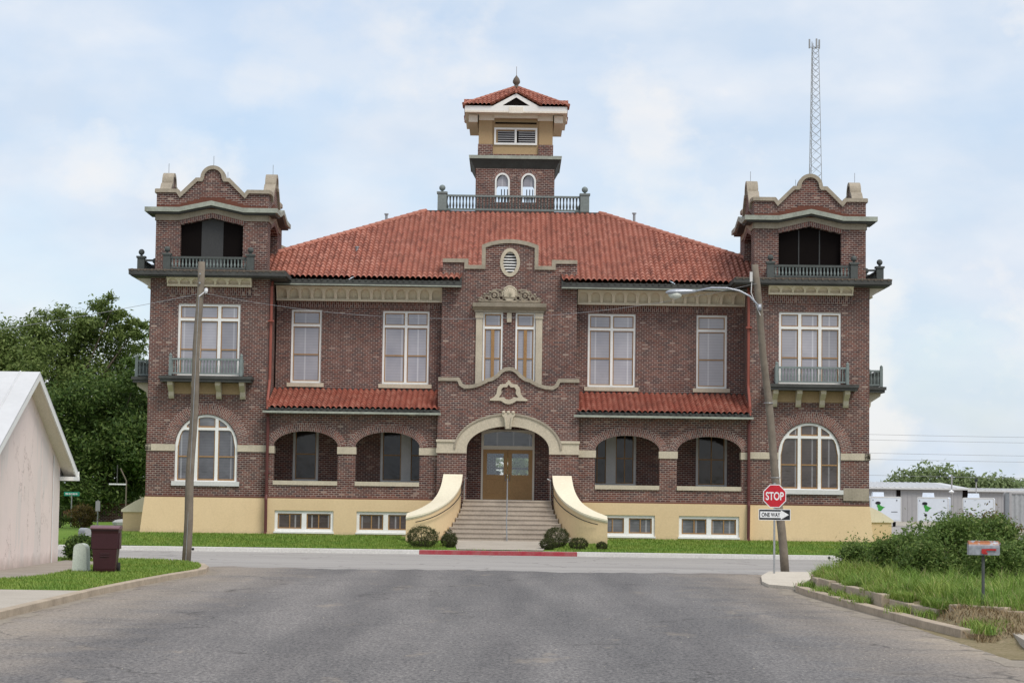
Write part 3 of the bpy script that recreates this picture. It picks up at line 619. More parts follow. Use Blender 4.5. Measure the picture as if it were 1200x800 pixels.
# ---- rear and porch walls -------------------------------------------------
A0 = -2.5      # arcade front plane
AR = [(-9.88, -7.18), (-6.45, -3.75), (3.6, 6.3), (7.03, 9.73)]
def aw_arc(x0, x1): return arc((x0 + x1) / 2, 4.18, (x1 - x0) / 2, 0.64, 0, 180, 22)
for sgn in (0, 1):
    a2 = AR[2 * sgn:2 * sgn + 2]
    xL, xR = ((-10.15, -2.9), (2.8, 10.1))[sgn]
    MB().prism(rect(xL, xR, 2.0, 5.62), A0, A0 + 0.45, [[(a, 2.66), (c, 2.66)] + aw_arc(a, c) for a, c in a2]).build('arcade_wall', 'brick', CH)
    for a, c in a2:
        ring(CH, aw_arc(a, c)[::-1], 0.345, A0 - 0.025, A0 + 0.2)
        MB().box(a + .002, c - .002, A0 - 0.06, A0 + 0.5, 2.56, 2.74).build('arcade_sill', 'limestone', CH)
    mid = (a2[0][1] + a2[1][0]) / 2
    MB().box(a2[0][1] - .03, a2[1][0] + .03, A0 - 0.05, A0 + 0.48, 3.88, 4.18).build('belt_course', 'limestone', CH)
    MB().box(xL, a2[0][0] + .03, A0 - 0.045, A0 + 0.48, 3.88, 4.18).build('belt_course', 'limestone', CH)
    MB().box(a2[1][1] - .03, xR, A0 - 0.045, A0 + 0.48, 3.88, 4.18).build('belt_course', 'limestone', CH)
    # brick drip course over the basement, basement wall
    MB().box(xL, xR, A0 - 0.03, A0 + 0.1, 2.003, 2.06).build('base_course', 'brick_ledge', CH)
    bw = [(-9.76, -7.3), (-6.34, -3.9)] if sgn == 0 else [(3.75, 6.12), (7.12, 9.64)]
    MB().prism(rect(xL, xR, -0.1, 2.0), A0 - 0.16, A0 + 0.3, [rect(p, q, 0.62, 1.50) for p, q in bw]).build('basement_wall', 'stucco_yellow', CH)
    for p, q in bw:
        window(CH, p + .002, q - .002, 0.622, 1.498, A0 - 0.09, 2, None, None, 0.12, 'glass_dim' if sgn == 0 else 'glass_grey', 'white_paint', mull=0.2, sash=0.05, vbar=True)
        MB().box(p - 0.03, q + 0.03, A0 - 0.2, A0 - 0.05, 0.56, 0.63).build('window_sill', 'white_paint', CH)
    # porch: floor, ceiling, rear wall
    MB().box(xL, xR, A0 + .3, 0.6, 1.9, 2.1).build('porch_floor', 'concrete', CH)
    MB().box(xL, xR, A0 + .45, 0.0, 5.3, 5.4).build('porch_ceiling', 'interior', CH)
    pw = [(-9.32, -8.22, 1), (-5.55, -3.35, 2)] if sgn == 0 else [(3.3, 5.46, 2), (8.04, 9.38, 1)]
    uw = [(-9.5, -8.19, 1), (-5.55, -3.53, 2)] if sgn == 0 else [(3.33, 5.39, 2), (8.02, 9.34, 1)]
    holes = [rect(p, q, 2.72, 5.02) for p, q, n_ in pw] + [rect(p, q, 6.96, 10.13) for p, q, n_ in uw]
    MB().prism(rect(xL, xR, 2.1, 11.3), 0.0, 0.4, holes).build('upper_wall', 'brick', CH)
    for p, q, n_ in pw:
        window(CH, p + .002, q - .002, 2.722, 5.018, 0.03, n_, None, 3.9, 0.10, 'glass_dark', 'grey_frame', mull=0.42 if n_ == 2 else .1, vbar=(sgn == 1))
        MB().box(p - .12, q + .12, -0.10, 0.12, 2.60, 2.72).build('window_sill', 'grey_frame', CH)
    for p, q, n_ in uw:
        window(CH, p + .002, q - .002, 6.962, 10.128, 0.06, n_, 9.46, 8.2, 0.085)
        MB().box(p - .14, q + .14, -0.10, 0.15, 6.79, 6.96).build('window_sill', 'limestone', CH)
    # frieze of shallow niches, soldier course under it
    fx0, fx1 = (-10.14, -2.98) if sgn == 0 else (2.86, 10.08)
    f = MB(); nb = 14; bwid = (fx1 - fx0) / nb
    f.prism([(0.0, 10.5), (0.0, 11.12), (-0.32, 11.12), (-0.04, 10.60), (-0.04, 10.5)], fx0, fx1, axis='x')
    hs = []
    for i in range(nb):
        cx = fx0 + bwid * (i + .5); hs.append([(cx - bwid * .38, 10.60), (cx + bwid * .38, 10.60)] + arc(cx, 10.82, bwid * .38, 0.20, 0, 180, 10))
    f.mx = Matrix(((1, 0, 0, 0), (0, 1, -.55, .55 * 10.55), (0, 0, 1, 0), (0, 0, 0, 1)))
    f.prism(rect(fx0 + .001, fx1 - .001, 10.552, 11.118), -0.22, -0.02, hs); f.mx = None
    f.box(fx0, fx1, -0.28, 0.0, 10.50, 10.551)
    f.build('frieze', 'cream_frieze', CH)
    MB().box(fx0, fx1, -0.03, 0.05, 10.24, 10.5).build('soldier_course', 'brick_soldier', CH)
    MB().box(fx0, fx1, -0.05, 0.05, 6.64, 6.74).build('flashing', 'eave_dark', CH)
    # porch roof
    px0, px1 = (-10.16, -2.92) if sgn == 0 else (2.82, 10.12)
    sl = Vector((0, 2.93, 0.92)); ln = sl.length; sl.normalize(); nn = Vector((0, -sl.z, sl.y))
    MB().prism([(-2.95, 5.70), (-2.95, 5.62), (-0.02, 5.62), (-0.02, 6.62)], px0, px1, axis='x').build('porch_roof_deck', 'eave_dark', CH)
    tiles(px0, px1, ln, lambda u: 0, lambda u: ln, (0, -2.97, 5.72), (1, 0, 0), sl, nn, th=0.33, m='porch_tile', name='porch_roof', parent=CH)
    g = MB(); g.box(px0 - 0.15, px1 + 0.05, -3.06, -2.94, 5.55, 5.635); g.box(px0, px1, -2.94, -2.5, 5.56, 5.60)
    g.build('gutter', 'copper_green', CH)
    d = MB()
    for i in range(int((px1 - px0) / 0.27)):
        x = px0 + 0.27 * (i + .5); d.tube([(x, -3.07, 5.735), (x, -2.9, 5.75)], 0.055, 6)
    d.box(px0 + .1, px1 - .1, -2.95, -2.92, 5.70, 5.76)
    d.build('tile_ends', 'eave_dark', CH)
# remaining shell of the block (sides, rear)
b = MB(); b.box(-14.6, -14.2, 2.5, 25, 0, 11.3); b.box(14.2, 14.6, 2.5, 25, 0, 11.3); b.prism(rect(-14.6, 14.6, 0, 11.3), 25, 25.4, [rect(-.75, 1.15, 2.3, 4.25)]); b.build('rear_wall', 'brick', CH)
b = MB(); b.box(-1.9, -1.8, -.2, 25, 2.05, 5.0); b.box(1.8, 1.9, -.2, 25, 2.05, 5.0); b.box(-1.8, 1.8, -.2, 25, 1.95, 2.05); b.box(-1.8, 1.8, -.2, 25, 5.0, 5.1); b.box(-.72, -.1, 24.9, 24.96, 2.3, 3.2); b.box(-.75, 1.15, 24.9, 24.96, 3.62, 3.72); b.box(-.02, .05, 24.9, 24.96, 2.3, 4.2); b.tube([(-.55, 12, 2.05), (-.55, 12, 3.4)], .1, 8); b.lathe([(.02, 3.2), (.3, 3.0), (.3, 2.8), (.02, 2.6)], -.62, 11, 8); b.build('entrance_hall', 'interior', CH)

# ---- main roof -------------------------------------------------------------
EY, EZ, DZ, DY, EX, DX = -1.1, 11.40, 15.50, 8.2, 13.4, 4.12
sl = Vector((0, DY - EY, DZ - EZ)); ln = sl.length; sl.normalize(); nn = Vector((0, -sl.z, sl.y)); kk = ln / (EX - DX)
PAVX = 2.14
tiles(-EX, EX, ln, lambda u: 0 if abs(u) > PAVX else 0.75, lambda u: min(ln, (EX - abs(u)) * kk), (0, EY, EZ), (1, 0, 0), sl, nn, parent=CH)
for sx in (-1, 1):
    s2 = Vector((-sx * (EX - DX), 0, DZ - EZ)); l2 = s2.length; s2.normalize(); n2_ = Vector((sx * s2.z, 0, abs(s2.x)))
    d0, d1 = EY, 25.5; dm = (d0 + d1) / 2; hw = (d1 - d0) / 2
    tiles(-hw, hw, l2, lambda u: 0, lambda u: min(l2, (hw - abs(u)) * l2 / (EX - DX)), (sx * EX, dm, EZ), (0, -sx * -1, 0), s2, n2_, parent=CH, name='side_roof')
MB().add([(-EX, 25.5, EZ), (EX, 25.5, EZ), (DX, 16.2, DZ), (-DX, 16.2, DZ)], [(0, 1, 2, 3)]).build('rear_roof', 'porch_tile', CH)
for sx in (-1, 1):
    h = MB(); P0, P1 = Vector((sx * EX, EY, EZ + .07)), Vector((sx * DX, DY, DZ + .07)); n_ = 34
    for i in range(n_):
        a = P0.lerp(P1, i / n_); c = P0.lerp(P1, (i + 1.1) / n_); h.tube([a, c], 0.14, 8, True, 0.11)
    h.build('hip_tiles', 'roof_tile', CH)
# eave fascia, gutter and tile butts along the front
for x0, x1 in ((-10.15, -PAVX), (PAVX, 10.12)):
    g = MB(); g.box(x0, x1, EY - 0.02, EY + 0.10, 11.10, 11.33); g.box(x0, x1, EY + 0.10, 0.0, 11.14, 11.19); g.build('eave', 'eave_dark', CH)
    MB().box(x0, x1, EY - 0.06, EY - 0.02, 11.10, 11.15).build('eave_trim', 'copper_green', CH)
    d = MB()
    for i in range(int((x1 - x0) / 0.27)):
        x = x0 + 0.27 * (i + .5); d.tube([(x, EY - 0.06, 11.33), (x, EY + .1, 11.35)], 0.05, 6)
    d.box(x0 + .1, x1 - .1, EY + .03, EY + .06, 11.33, 11.36)
    d.build('tile_ends', 'eave_dark', CH)
    # roof return over the edge of the pavilion
    e = PAVX if x0 > 0 else -PAVX; q = 1 if e > 0 else -1
    r_ = MB(); r_.prism([(EY, 11.40), (-0.55, 11.66), (-0.55, 11.3), (EY, 11.3)], e, e + q * 0.08, axis='x'); r_.build('verge_board', 'eave_dark', CH)
# flat deck with balustrade round the cupola
MB().box(-DX - .1, DX + .1, DY - .1, 16.3, DZ - 0.1, DZ + 0.10).build('roof_deck', 'eave_dark', CH)
def balustrade(parent, x0, x1, y, z0, z1, mat_='baluster_green', post_w=0.28, ball=0.15, nb=None, posts=(True, True), bal='baluster_green', mx=None):
    b = MB(); b.mx = mx
    b.box(x0, x1, y - 0.07, y + 0.07, z1 - 0.09, z1); b.box(x0, x1, y - 0.06, y + 0.06, z0 + 0.03, z0 + 0.11)
    o = b.build('balustrade', mat_, parent)
    nb = nb or int((x1 - x0) / 0.14); q = MB(); q.mx = mx
    for i in range(nb):
        x = x0 + (x1 - x0) * (i + .5) / nb; zz = z0 + .11; hh = z1 - .09 - zz
        q.lathe([(0.028, zz), (0.05, zz + hh * .25), (0.026, zz + hh * .6), (0.045, zz + hh * .92), (0.045, zz + hh)], x, y, 6)
    q.build('balusters', bal, o)
    for x, on in ((x0, posts[0]), (x1, posts[1])):
        if not on: continue
        p = MB(); p.mx = mx; w_ = post_w / 2
        p.box(x - w_, x + w_, y - w_, y + w_, z0, z1 + .04); p.box(x - w_ - .04, x + w_ + .04, y - w_ - .04, y + w_ + .04, z1 + .04, z1 + .12)
        p.lathe([(0.06, z1 + .12), (0.05, z1 + .18)], x, y, 8); p.ball((x, y, z1 + .17 + ball), ball)
        p.build('post', mat_, o)
    return o
balustrade(CH, -3.35, 3.4, DY + .1, DZ + .12, DZ + .88, 'baluster_light', 0.42, 0.15, 44, bal='baluster_green')
mxs = Matrix.Translation((0, 0, 0))
for sx in (-1, 1):
    mx_ = Matrix.Translation((sx * 3.38, 11.7, 0)) @ Matrix.Rotation(R(90), 4, 'Z')
    balustrade(CH, -3.2, 3.2, 0, DZ + .12, DZ + .88, 'baluster_light', 0.42, 0.15, 40, posts=(False, True), mx=mx_)

_n0 = set(COL.objects)
# ---- cupola ------------------------------------------------------------------
CY0, CYc = 10.0, 11.95
lw = [arc(cx, 17.35, 0.36, 0.42, 0, 180, 14) for cx in (-0.61, 0.65)]
holes = [[(cx - .36, 16.35), (cx + .36, 16.35)] + a for cx, a in zip((-0.61, 0.65), lw)]
b = MB(); b.prism(rect(-1.9, 1.9, DZ, 18.1), CY0, CY0 + 0.3, holes); b.box(-1.9, -1.6, CY0 + .3, 13.9, DZ, 18.1); b.box(1.6, 1.9, CY0 + .3, 13.9, DZ, 18.1)
b.prism(rect(-1.6, 1.6, DZ, 18.1), 13.6, 13.9, holes); b.build('cupola_base', 'brick', CH)
for cx, a in zip((-0.61, 0.65), lw):
    ring(CH, a[::-1], 0.18, CY0 - 0.02, CY0 + .1)
    fr = MB(); po = [(cx + .36, 16.35)] + a + [(cx - .36, 16.35)]
    inn = [(cx + .275, 16.35)] + arc(cx, 17.35, 0.275, 0.335, 0, 180, 14) + [(cx - .275, 16.35)]
    fr.strip(po, inn, CY0 - 0.03, CY0 + .2); w_ = fr.build('cupola_window', 'white_paint', CH)
    bars = MB()
    for i in (-1, 0, 1): bars.box(cx + i * .15 - .022, cx + i * .15 + .022, 13.63, 13.66, 16.35, 17.55)
    for z in (16.6, 16.85, 17.1): bars.box(cx - .35, cx + .35, 13.64, 13.655, z - .02, z + .02)
    bars.build('glazing_bars', 'white_paint', w_)
    MB().prism([(cx - .34, 17.18), (cx + .34, 17.18), (cx + .34, 17.35)] + [q for q in arc(cx, 17.35, 0.34, 0.40, 0, 180, 14)][1:], CY0 + .1, CY0 + .11).build('pane', 'glass_blind', w_)  # sheet added in the upper half; its pale colour stands for the lit interior
MB().box(-1.6, 1.6, CY0 + .3, 13.6, 18.0, 18.1).prism(rect(-1.56, 1.56, 15.7, 17.999), 13.55, 13.597, holes).box(-1.6, -1.57, CY0 + .3, 13.6, 16.2, 18.0).box(1.57, 1.6, CY0 + .3, 13.6, 16.2, 18.0).build('cupola_ceiling', 'white_paint', CH)
c = MB(); c.prism([(-2.22, 18.42), (-2.24, 18.58), (2.24, 18.58), (2.22, 18.42)], CYc - 2.24, CYc + 2.24); c.build('cupola_cornice', 'copper_green', CH)
c = MB()
def frust(mb, x0, z0, x1, z1, cy):
    vs = [(-x0, cy - x0, z0), (x0, cy - x0, z0), (x0, cy + x0, z0), (-x0, cy + x0, z0), (-x1, cy - x1, z1), (x1, cy - x1, z1), (x1, cy + x1, z1), (-x1, cy + x1, z1)]
    mb.add(vs, [(0, 1, 2, 3), (4, 5, 6, 7), (0, 1, 5, 4), (1, 2, 6, 5), (2, 3, 7, 6), (3, 0, 4, 7)])
frust(c, 1.95, 17.98, 2.18, 18.42, CYc); c.build('cupola_soffit', 'eave_dark', CH)
b = MB()
for sx in (-1, 1):
    for sy in (-1, 1):
        x, y = sx * 1.46, CYc + sy * 1.46; b.box(x - .36, x + .36, y - .36, y + .36, 18.58, 19.18)
b.box(-1.7, 1.7, CYc - 1.74, CYc + 1.74, 18.58, 18.72); b.build('belfry_piers', 'brick', CH)
b = MB(); b.box(-1.75, 1.75, CYc - 1.68, CYc + 1.68, 18.72, 19.24) if False else None
b.box(-1.70, 1.70, CYc - 1.70, CYc + 1.70, 18.72, 20.45)
for sx in (-1, 1):
    for sy in (-1, 1):
        x, y = sx * 1.46, CYc + sy * 1.46; b.box(x - .33, x + .33, y - .33, y + .33, 19.18, 20.35)
b.build('belfry_wall', 'stucco_ochre', CH)
b = MB(); b.prism(rect(-1.04, 1.04, 19.17, 20.0), CYc - 1.77, CYc - 1.70, [rect(-.95, -.05, 19.26, 19.91), rect(.05, .95, 19.26, 19.91)]); lv = b.build('louver', 'white_paint', CH)
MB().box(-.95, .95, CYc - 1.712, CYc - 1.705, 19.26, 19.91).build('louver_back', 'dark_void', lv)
b = MB()
for i in range(6):
    z = 19.30 + i * .106
    for s_ in (-1, 1): b.add([(s_ * .5 - .45, CYc - 1.765, z), (s_ * .5 + .45, CYc - 1.765, z), (s_ * .5 + .45, CYc - 1.72, z + .055), (s_ * .5 - .45, CYc - 1.72, z + .055)], [(0, 1, 2, 3)])
b.build('louver_slats', 'siding_grey', lv)
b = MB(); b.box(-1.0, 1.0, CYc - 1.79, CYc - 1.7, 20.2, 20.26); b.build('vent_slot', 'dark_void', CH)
# eaves: deep cream soffit on square brackets, white fascia
b = MB()
for sx in (-1, 1):
    for sy in (-1, 1):
        x, y = sx * 1.42, CYc + sy * 1.42; b.box(x - .37, x + .37, y - .37, y + .37, 20.35, 20.62)
for sy in (-1, 1): b.box(-2.2, 2.2, CYc + sy * 1.95 - .18, CYc + sy * 1.95 + .18, 20.3, 20.62) if False else None
b.box(-2.28, -1.85, CYc - 2.0, CYc + 2.0, 20.22, 20.58); b.box(1.85, 2.28, CYc - 2.0, CYc + 2.0, 20.22, 20.58)
b.box(-1.05, 1.05, CYc - 1.95, CYc + 1.95, 20.45, 20.62)
b.build('eave_bracket', 'soffit_cream', CH)
FS = 2.46
b = MB(); b.box(-FS, FS, CYc - FS, CYc + FS, 20.62, 20.70); b.build('cupola_soffit', 'soffit_cream', CH)
gab = [(-FS, 20.70), (FS, 20.70), (FS, 20.93), (1.12, 20.93), (0, 21.55), (-1.12, 20.93), (-FS, 20.93)]
gh = [(-.68, 20.95), (-.34, 20.95), (-.34, 20.72), (.34, 20.72), (.34, 20.95), (.68, 20.95), (0, 21.35)]
for ang in (0, 90, 180, 270):
    b = MB(); b.mx = Matrix.Translation((0, CYc, 0)) @ Matrix.Rotation(R(ang), 4, 'Z')
    e = 0.0 if ang % 180 == 0 else 0.06
    g2 = [(max(-FS + e, min(FS - e, x)), z) for x, z in gab]
    b.prism(g2, -FS - .0, -FS + .06, [[(-.66, 20.96), (.66, 20.96), (0, 21.36)]])
    b.build('cupola_fascia', 'white_paint', CH)
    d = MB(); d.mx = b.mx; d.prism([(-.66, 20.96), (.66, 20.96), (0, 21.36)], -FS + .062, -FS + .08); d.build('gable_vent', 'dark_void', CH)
    k = MB(); k.mx = b.mx; k.box(-.34, .34, -FS - .03, -FS + .05, 20.60, 20.90); k.build('fascia_block', 'soffit_cream', CH)
    # hip slope and the little gable roof over the vent
    ax_, az_ = FS + .08, 20.95; top = 22.3
    s3 = Vector((0, ax_, top - az_)); l3 = s3.length; s3.normalize(); n3 = Vector((0, -s3.z, s3.y)); rot = b.mx.to_3x3()
    tiles(-ax_, ax_, l3, lambda u: 0 if abs(u) > 1.15 else (1.15 - abs(u)) * 0.62, lambda u: (ax_ - abs(u)) * l3 / ax_, tuple(b.mx @ Vector((0, -ax_, az_))), rot @ Vector((1, 0, 0)), rot @ s3, rot @ n3, tw=0.2, th=0.28, amp=0.08, parent=CH, name='cupola_roof')
    for sx in (-1, 1):
        q = Vector((-sx * 1.2, 0, 0.66)); lq = q.length; q.normalize()
        n4 = Vector((sx * q.z, 0, abs(q.x)))
        tiles(0, 1.5, lq, lambda u: 0, lambda u: lq, tuple(b.mx @ Vector((sx * 1.2, -FS - .1, 20.95))), rot @ Vector((0, 1, 0)), rot @ q, rot @ n4, tw=0.2, th=0.26, amp=0.07, parent=CH, name='gable_roof')
    hp = MB(); hp.mx = b.mx
    P0, P1 = Vector((-ax_, -ax_, az_ + .05)), Vector((0, 0, top + .05))
    for i in range(12): hp.tube([P0.lerp(P1, i / 12), P0.lerp(P1, (i + 1.1) / 12)], 0.085, 6, True, 0.07)
    hp.build('hip_tiles', 'roof_tile', CH); hp = MB(); hp.mx = b.mx; hp.tube([(0, -FS - .1, 21.63), (0, -1.2, 21.63)], 0.07, 6); hp.build('ridge_tile', 'roof_tile', CH)
b = MB(); b.lathe([(0.2, 22.25), (0.2, 22.36), (0.10, 22.38), (0.10, 22.44), (0.17, 22.52), (0.185, 22.62), (0.13, 22.76), (0.05, 22.86), (0.012, 22.92), (0.01, 23.35)], 0, CYc, 12); b.build('finial', 'finial_stone', CH, True)

for o in COL.objects:
    if o not in _n0: o.location.x += 0.09; o.location.z -= 0.06
# ---- central pavilion and entrance portal ---------------------------------------
PY = -0.6; PX = -0.08
pc = [(-2.9, 12.37), (-1.80, 12.37), (-1.80, 12.10), (-1.22, 12.10), (-1.22, 12.98)] + [(x, 12.98 + 0.25 * (1 - (x / 1.2) ** 2) ** 0.9) for x in np.linspace(-1.1, 1.1, 15)] + [(1.22, 12.98), (1.22, 12.10), (1.80, 12.10), (1.80, 12.37), (2.9, 12.37)]
pc = [(x + PX, z) for x, z in pc]
pwin = [(0.27, 1.13), (-1.13, -0.27)]
pav = [(PX - 2.9, 5.5), (PX + 2.9, 5.5)] + [(x, z - 0.12) for x, z in pc[::-1]]
ov = arc(PX, 12.24, 0.30, 0.47, 0, 360, 24)[:-1]
MB().prism(pav, PY, PY + 0.5, [rect(PX + a, PX + c, 6.4, 10.08) for a, c in pwin] + [ov]).build('pavilion_wall', 'brick', CH)
def coping(pts, th, y0, y1, parent, m='limestone_weathered', name='parapet_coping'):
    """moulded coping following a stepped parapet line: separate stretches so nothing overlaps"""
    b = MB(); n = len(pts)
    inn = []
    for i, p in enumerate(pts):
        def nrm(a, c):
            tx, tz = c[0] - a[0], c[1] - a[1]; l = math.hypot(tx, tz) or 1; return (tz / l, -tx / l)
        ns = []
        if i > 0: ns.append(nrm(pts[i - 1], p))
        if i < n - 1: ns.append(nrm(p, pts[i + 1]))
        if len(ns) == 2:
            bx, bz = ns[0][0] + ns[1][0], ns[0][1] + ns[1][1]; k = 1 + ns[0][0] * ns[1][0] + ns[0][1] * ns[1][1]; k = max(k, 0.35)
            inn.append((p[0] + bx / k * th, p[1] + bz / k * th))
        else: inn.append((p[0] + ns[0][0] * th, p[1] + ns[0][1] * th))
    b.strip(pts, inn, y0, y1); return b.build(name, m, parent)
coping(pc, 0.165, PY - 0.08, PY + 0.56, CH)
MB().strip(arc(PX, 12.24, 0.43, 0.62, 0, 360, 28), arc(PX, 12.24, 0.29, 0.46, 0, 360, 28), PY - 0.05, PY + .1).build('oval_vent', 'limestone', CH)
vv = MB()
for i in range(7):
    z = 11.86 + i * .125; hw = 0.29 * math.sqrt(max(0.03, 1 - ((z + .03 - 12.24) / .46) ** 2))
    vv.add([(PX - hw, PY + .02, z), (PX + hw, PY + .02, z), (PX + hw, PY + .1, z + .07), (PX - hw, PY + .1, z + .07)], [(0, 1, 2, 3)])
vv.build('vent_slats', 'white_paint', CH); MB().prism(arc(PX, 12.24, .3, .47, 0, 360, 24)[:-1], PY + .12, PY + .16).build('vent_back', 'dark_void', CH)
for a, c in pwin:
    window(CH, PX + a + .002, PX + c - .002, 6.4, 10.078, PY + 0.03, 1, 9.42, 8.1, 0.075, sash=0.05)
    xm = PX + (a + c) / 2; MB().box(xm - .07, xm + .07, PY + .05, PY + .12, 6.5, 9.36).build('window_stile', 'wood_tan', CH)
    x_ = PX + (1.145 if a > 0 else -1.425); p = MB(); p.box(x_, x_ + .28, PY - .07, PY + .1, 6.5, 9.82); p.box(x_ - .03, x_ + .31, PY - .11, PY + .1, 9.82, 10.06); p.build('pilaster', 'limestone', CH)
MB().box(PX - .1, PX + .1, PY - .09, PY + .05, 9.66, 10.06).build('bracket', 'limestone', CH)
c = MB(); c.box(PX - 1.5, PX + 1.5, PY - .12, PY + .05, 10.08, 10.16); c.prism([(PY, 10.16), (PY - .14, 10.16), (PY - .38, 10.30), (PY - .42, 10.46), (PY, 10.50)], PX - 1.58, PX + 1.58, axis='x'); c.build('window_hood', 'limestone_weathered', CH)
o_ = MB(); yb = PY - .16
o_.tube([(PX - 1.3, yb, 10.53), (PX + 1.3, yb, 10.53)], 0.06, 6)
for sx in (-1, 1):
    for (cx, cz, r_, t_) in ((0.66, 10.78, .18, .055), (0.66, 10.78, .06, .05), (0.98, 10.66, .10, .045), (0.36, 10.68, .10, .05), (1.2, 10.6, .06, .04), (0.42, 10.92, .08, .04)):
        o_.tube([(PX + sx * (cx + r_ * math.cos(q)), yb, cz + r_ * math.sin(q)) for q in np.linspace(0, 2 * math.pi, 15)], t_, 6)
    o_.tube([(PX + sx * x, yb, z) for x, z in ((.3, 10.98), (.5, 11.05), (.72, 11.02), (.92, 10.86), (1.15, 10.74), (1.42, 10.62))], 0.045, 6, True, 0.02)
    for x, z in ((.85, 10.95), (1.08, 10.84), (.52, 10.6), (1.3, 10.56)): o_.ball((PX + sx * x, yb, z), 0.06, 6)
o_.build('cartouche', 'ornament_stone', CH, True)
o_ = MB(); o_.prism(arc(PX, 10.86, .30, .30, 0, 360, 20)[:-1], yb - .02, PY)
for q in np.linspace(-25, 205, 12): o_.tube([(PX, yb - .05, 10.74), (PX + .27 * math.cos(R(q)), yb - .05, 10.86 + .27 * math.sin(R(q)))], 0.02, 6, True, 0.045)
o_.tube([(PX + .31 * math.cos(q), yb, 10.87 + .32 * math.sin(q)) for q in np.linspace(-.6, math.pi + .6, 18)], .04, 6); o_.build('shell_ornament', 'limestone', CH, True)
# portal
QY = -2.8; QX = -0.06
sc = [(-2.95, 7.14), (-2.08, 7.14), (-2.0, 7.02), (-1.95, 6.90), (-1.82, 6.82), (-1.55, 6.84), (-1.25, 6.93), (-1.0, 7.06), (-0.97, 7.10), (-0.72, 7.16), (-.52, 7.30), (-.38, 7.46), (-.2, 7.57), (0, 7.60)]
sc = sc + [(-x, z) for x, z in sc[-2::-1]]; sc = [(x + QX, z) for x, z in sc]
ea_i = arc(QX, 4.17, 1.72, 0.95, 0, 180, 30); ea_o = arc(QX, 4.17, 2.22, 1.46, 0, 180, 30)
MB().prism([(QX - 2.95, 0.4), (QX - 1.72, 0.4)] + ea_i[::-1] + [(QX + 1.72, 0.4), (QX + 2.95, 0.4)] + [(x, z - .1) for x, z in sc[::-1]], QY, QY + 0.5).build('portal_wall', 'brick', CH)
for sx in (-1, 1):   # returns of the portal and entrance recess walls
    MB().box(min(QX + sx * 2.5, QX + sx * 2.95), max(QX + sx * 2.5, QX + sx * 2.95), QY + .5, PY, 2.0, 7.0).build('portal_return', 'brick', CH)
    MB().box(min(QX + sx * 1.74, QX + sx * 2.1), max(QX + sx * 1.74, QX + sx * 2.1), QY + .5, -.6, 1.9, 5.3).build('entrance_side', 'brick', CH)
MB().box(QX - 2.5, QX + 2.5, QY + .5, PY, 6.2, 6.3).build('portal_roof', 'eave_dark', CH)
coping(sc, 0.15, QY - .09, QY + .56, CH)
MB().strip(ea_o, ea_i, QY - .07, QY + .3).build('entrance_arch', 'limestone', CH)
MB().strip(arc(QX, 4.17, 2.26, 1.50, 0, 180, 30), arc(QX, 4.17, 2.18, 1.42, 0, 180, 30), QY - .12, QY + .05).build('arch_moulding', 'limestone_weathered', CH)
for sx in (-1, 1):
    b = MB(); x = sorted((QX + sx * 1.72, QX + sx * 2.99)); b.box(x[0], x[1], QY - .072, QY + .4, 3.98, 4.18)
    x = sorted((QX + sx * 2.20, QX + sx * 2.97)); b.box(x[0], x[1], QY - .06, QY + .3, 4.18, 4.44)
    x = sorted((QX + sx * 2.18, QX + sx * 3.0)); b.box(x[0], x[1], QY - .11, QY + .3, 4.44, 4.54); b.build('impost', 'limestone', CH)
k = MB(); k.prism([(QX - .13, 5.02), (QX + .13, 5.02), (QX + .2, 5.5), (QX + .27, 5.58), (QX + .27, 5.68), (QX - .27, 5.68), (QX - .27, 5.58), (QX - .2, 5.5)], QY - .22, QY)
for x in (-.1, .1): k.tube([(QX + x, QY - .24, 5.10), (QX + x * 1.5, QY - .25, 5.52)], .035, 6)
for x in (-.2, 0, .2): k.ball((QX + x, QY - .2, 5.70), .075, 8)
k.build('keystone', 'limestone', CH)
mo = [(0, -52), (14, -35), (35, -33), (46, -20), (50, -5), (52, 8), (62, 22), (80, 31), (80, 38), (34, 38), (14, 50), (0, 52)]
mi = [(0, -32), (8, -20), (24, -20), (32, -10), (30, 4), (33, 12), (40, 20), (42, 22), (36, 24), (22, 22), (8, 32), (0, 33)]
K = 0.0098
fo = lambda pts: [(QX + x * K, 6.56 - z * K) for x, z in pts] + [(QX - x * K, 6.56 - z * K) for x, z in pts[-2:0:-1]]
MB().strip(fo(mo), fo(mi), QY - .09, QY + .02, closed=True).build('trefoil_panel', 'limestone', CH)
# door wall
DYW = 0.3 - 0.9
MB().prism(rect(QX - 2.1, QX + 2.1, 1.9, 5.4), -0.55, -0.2, [rect(QX - 1.14, QX + 1.14, 2.05, 5.05)]).build('entrance_wall', 'brick', CH)
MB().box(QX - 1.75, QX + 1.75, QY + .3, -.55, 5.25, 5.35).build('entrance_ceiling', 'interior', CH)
b = MB(); b.prism(rect(QX - 1.14, QX + 1.14, 2.05, 5.04), -.56, -.38, [rect(QX - 1.06, QX + 1.06, 2.06, 4.2), [(QX - 1.03, 4.36), (QX + 1.03, 4.36), (QX + 1.03, 4.84)] + [(QX + x, 4.84 + .14 * (1 - (x / 1.03) ** 2)) for x in np.linspace(.9, -.9, 9)] + [(QX - 1.03, 4.84)]])
D = b.build('door_frame', 'soffit_cream', CH)
b = MB(); b.prism([(QX - 1.03, 4.36), (QX + 1.03, 4.36), (QX + 1.03, 4.84)] + [(QX + x, 4.84 + .14 * (1 - (x / 1.03) ** 2)) for x in np.linspace(.9, -.9, 9)] + [(QX - 1.03, 4.84)], -.47, -.46); b.build('transom_pane', 'glass_grey', D)
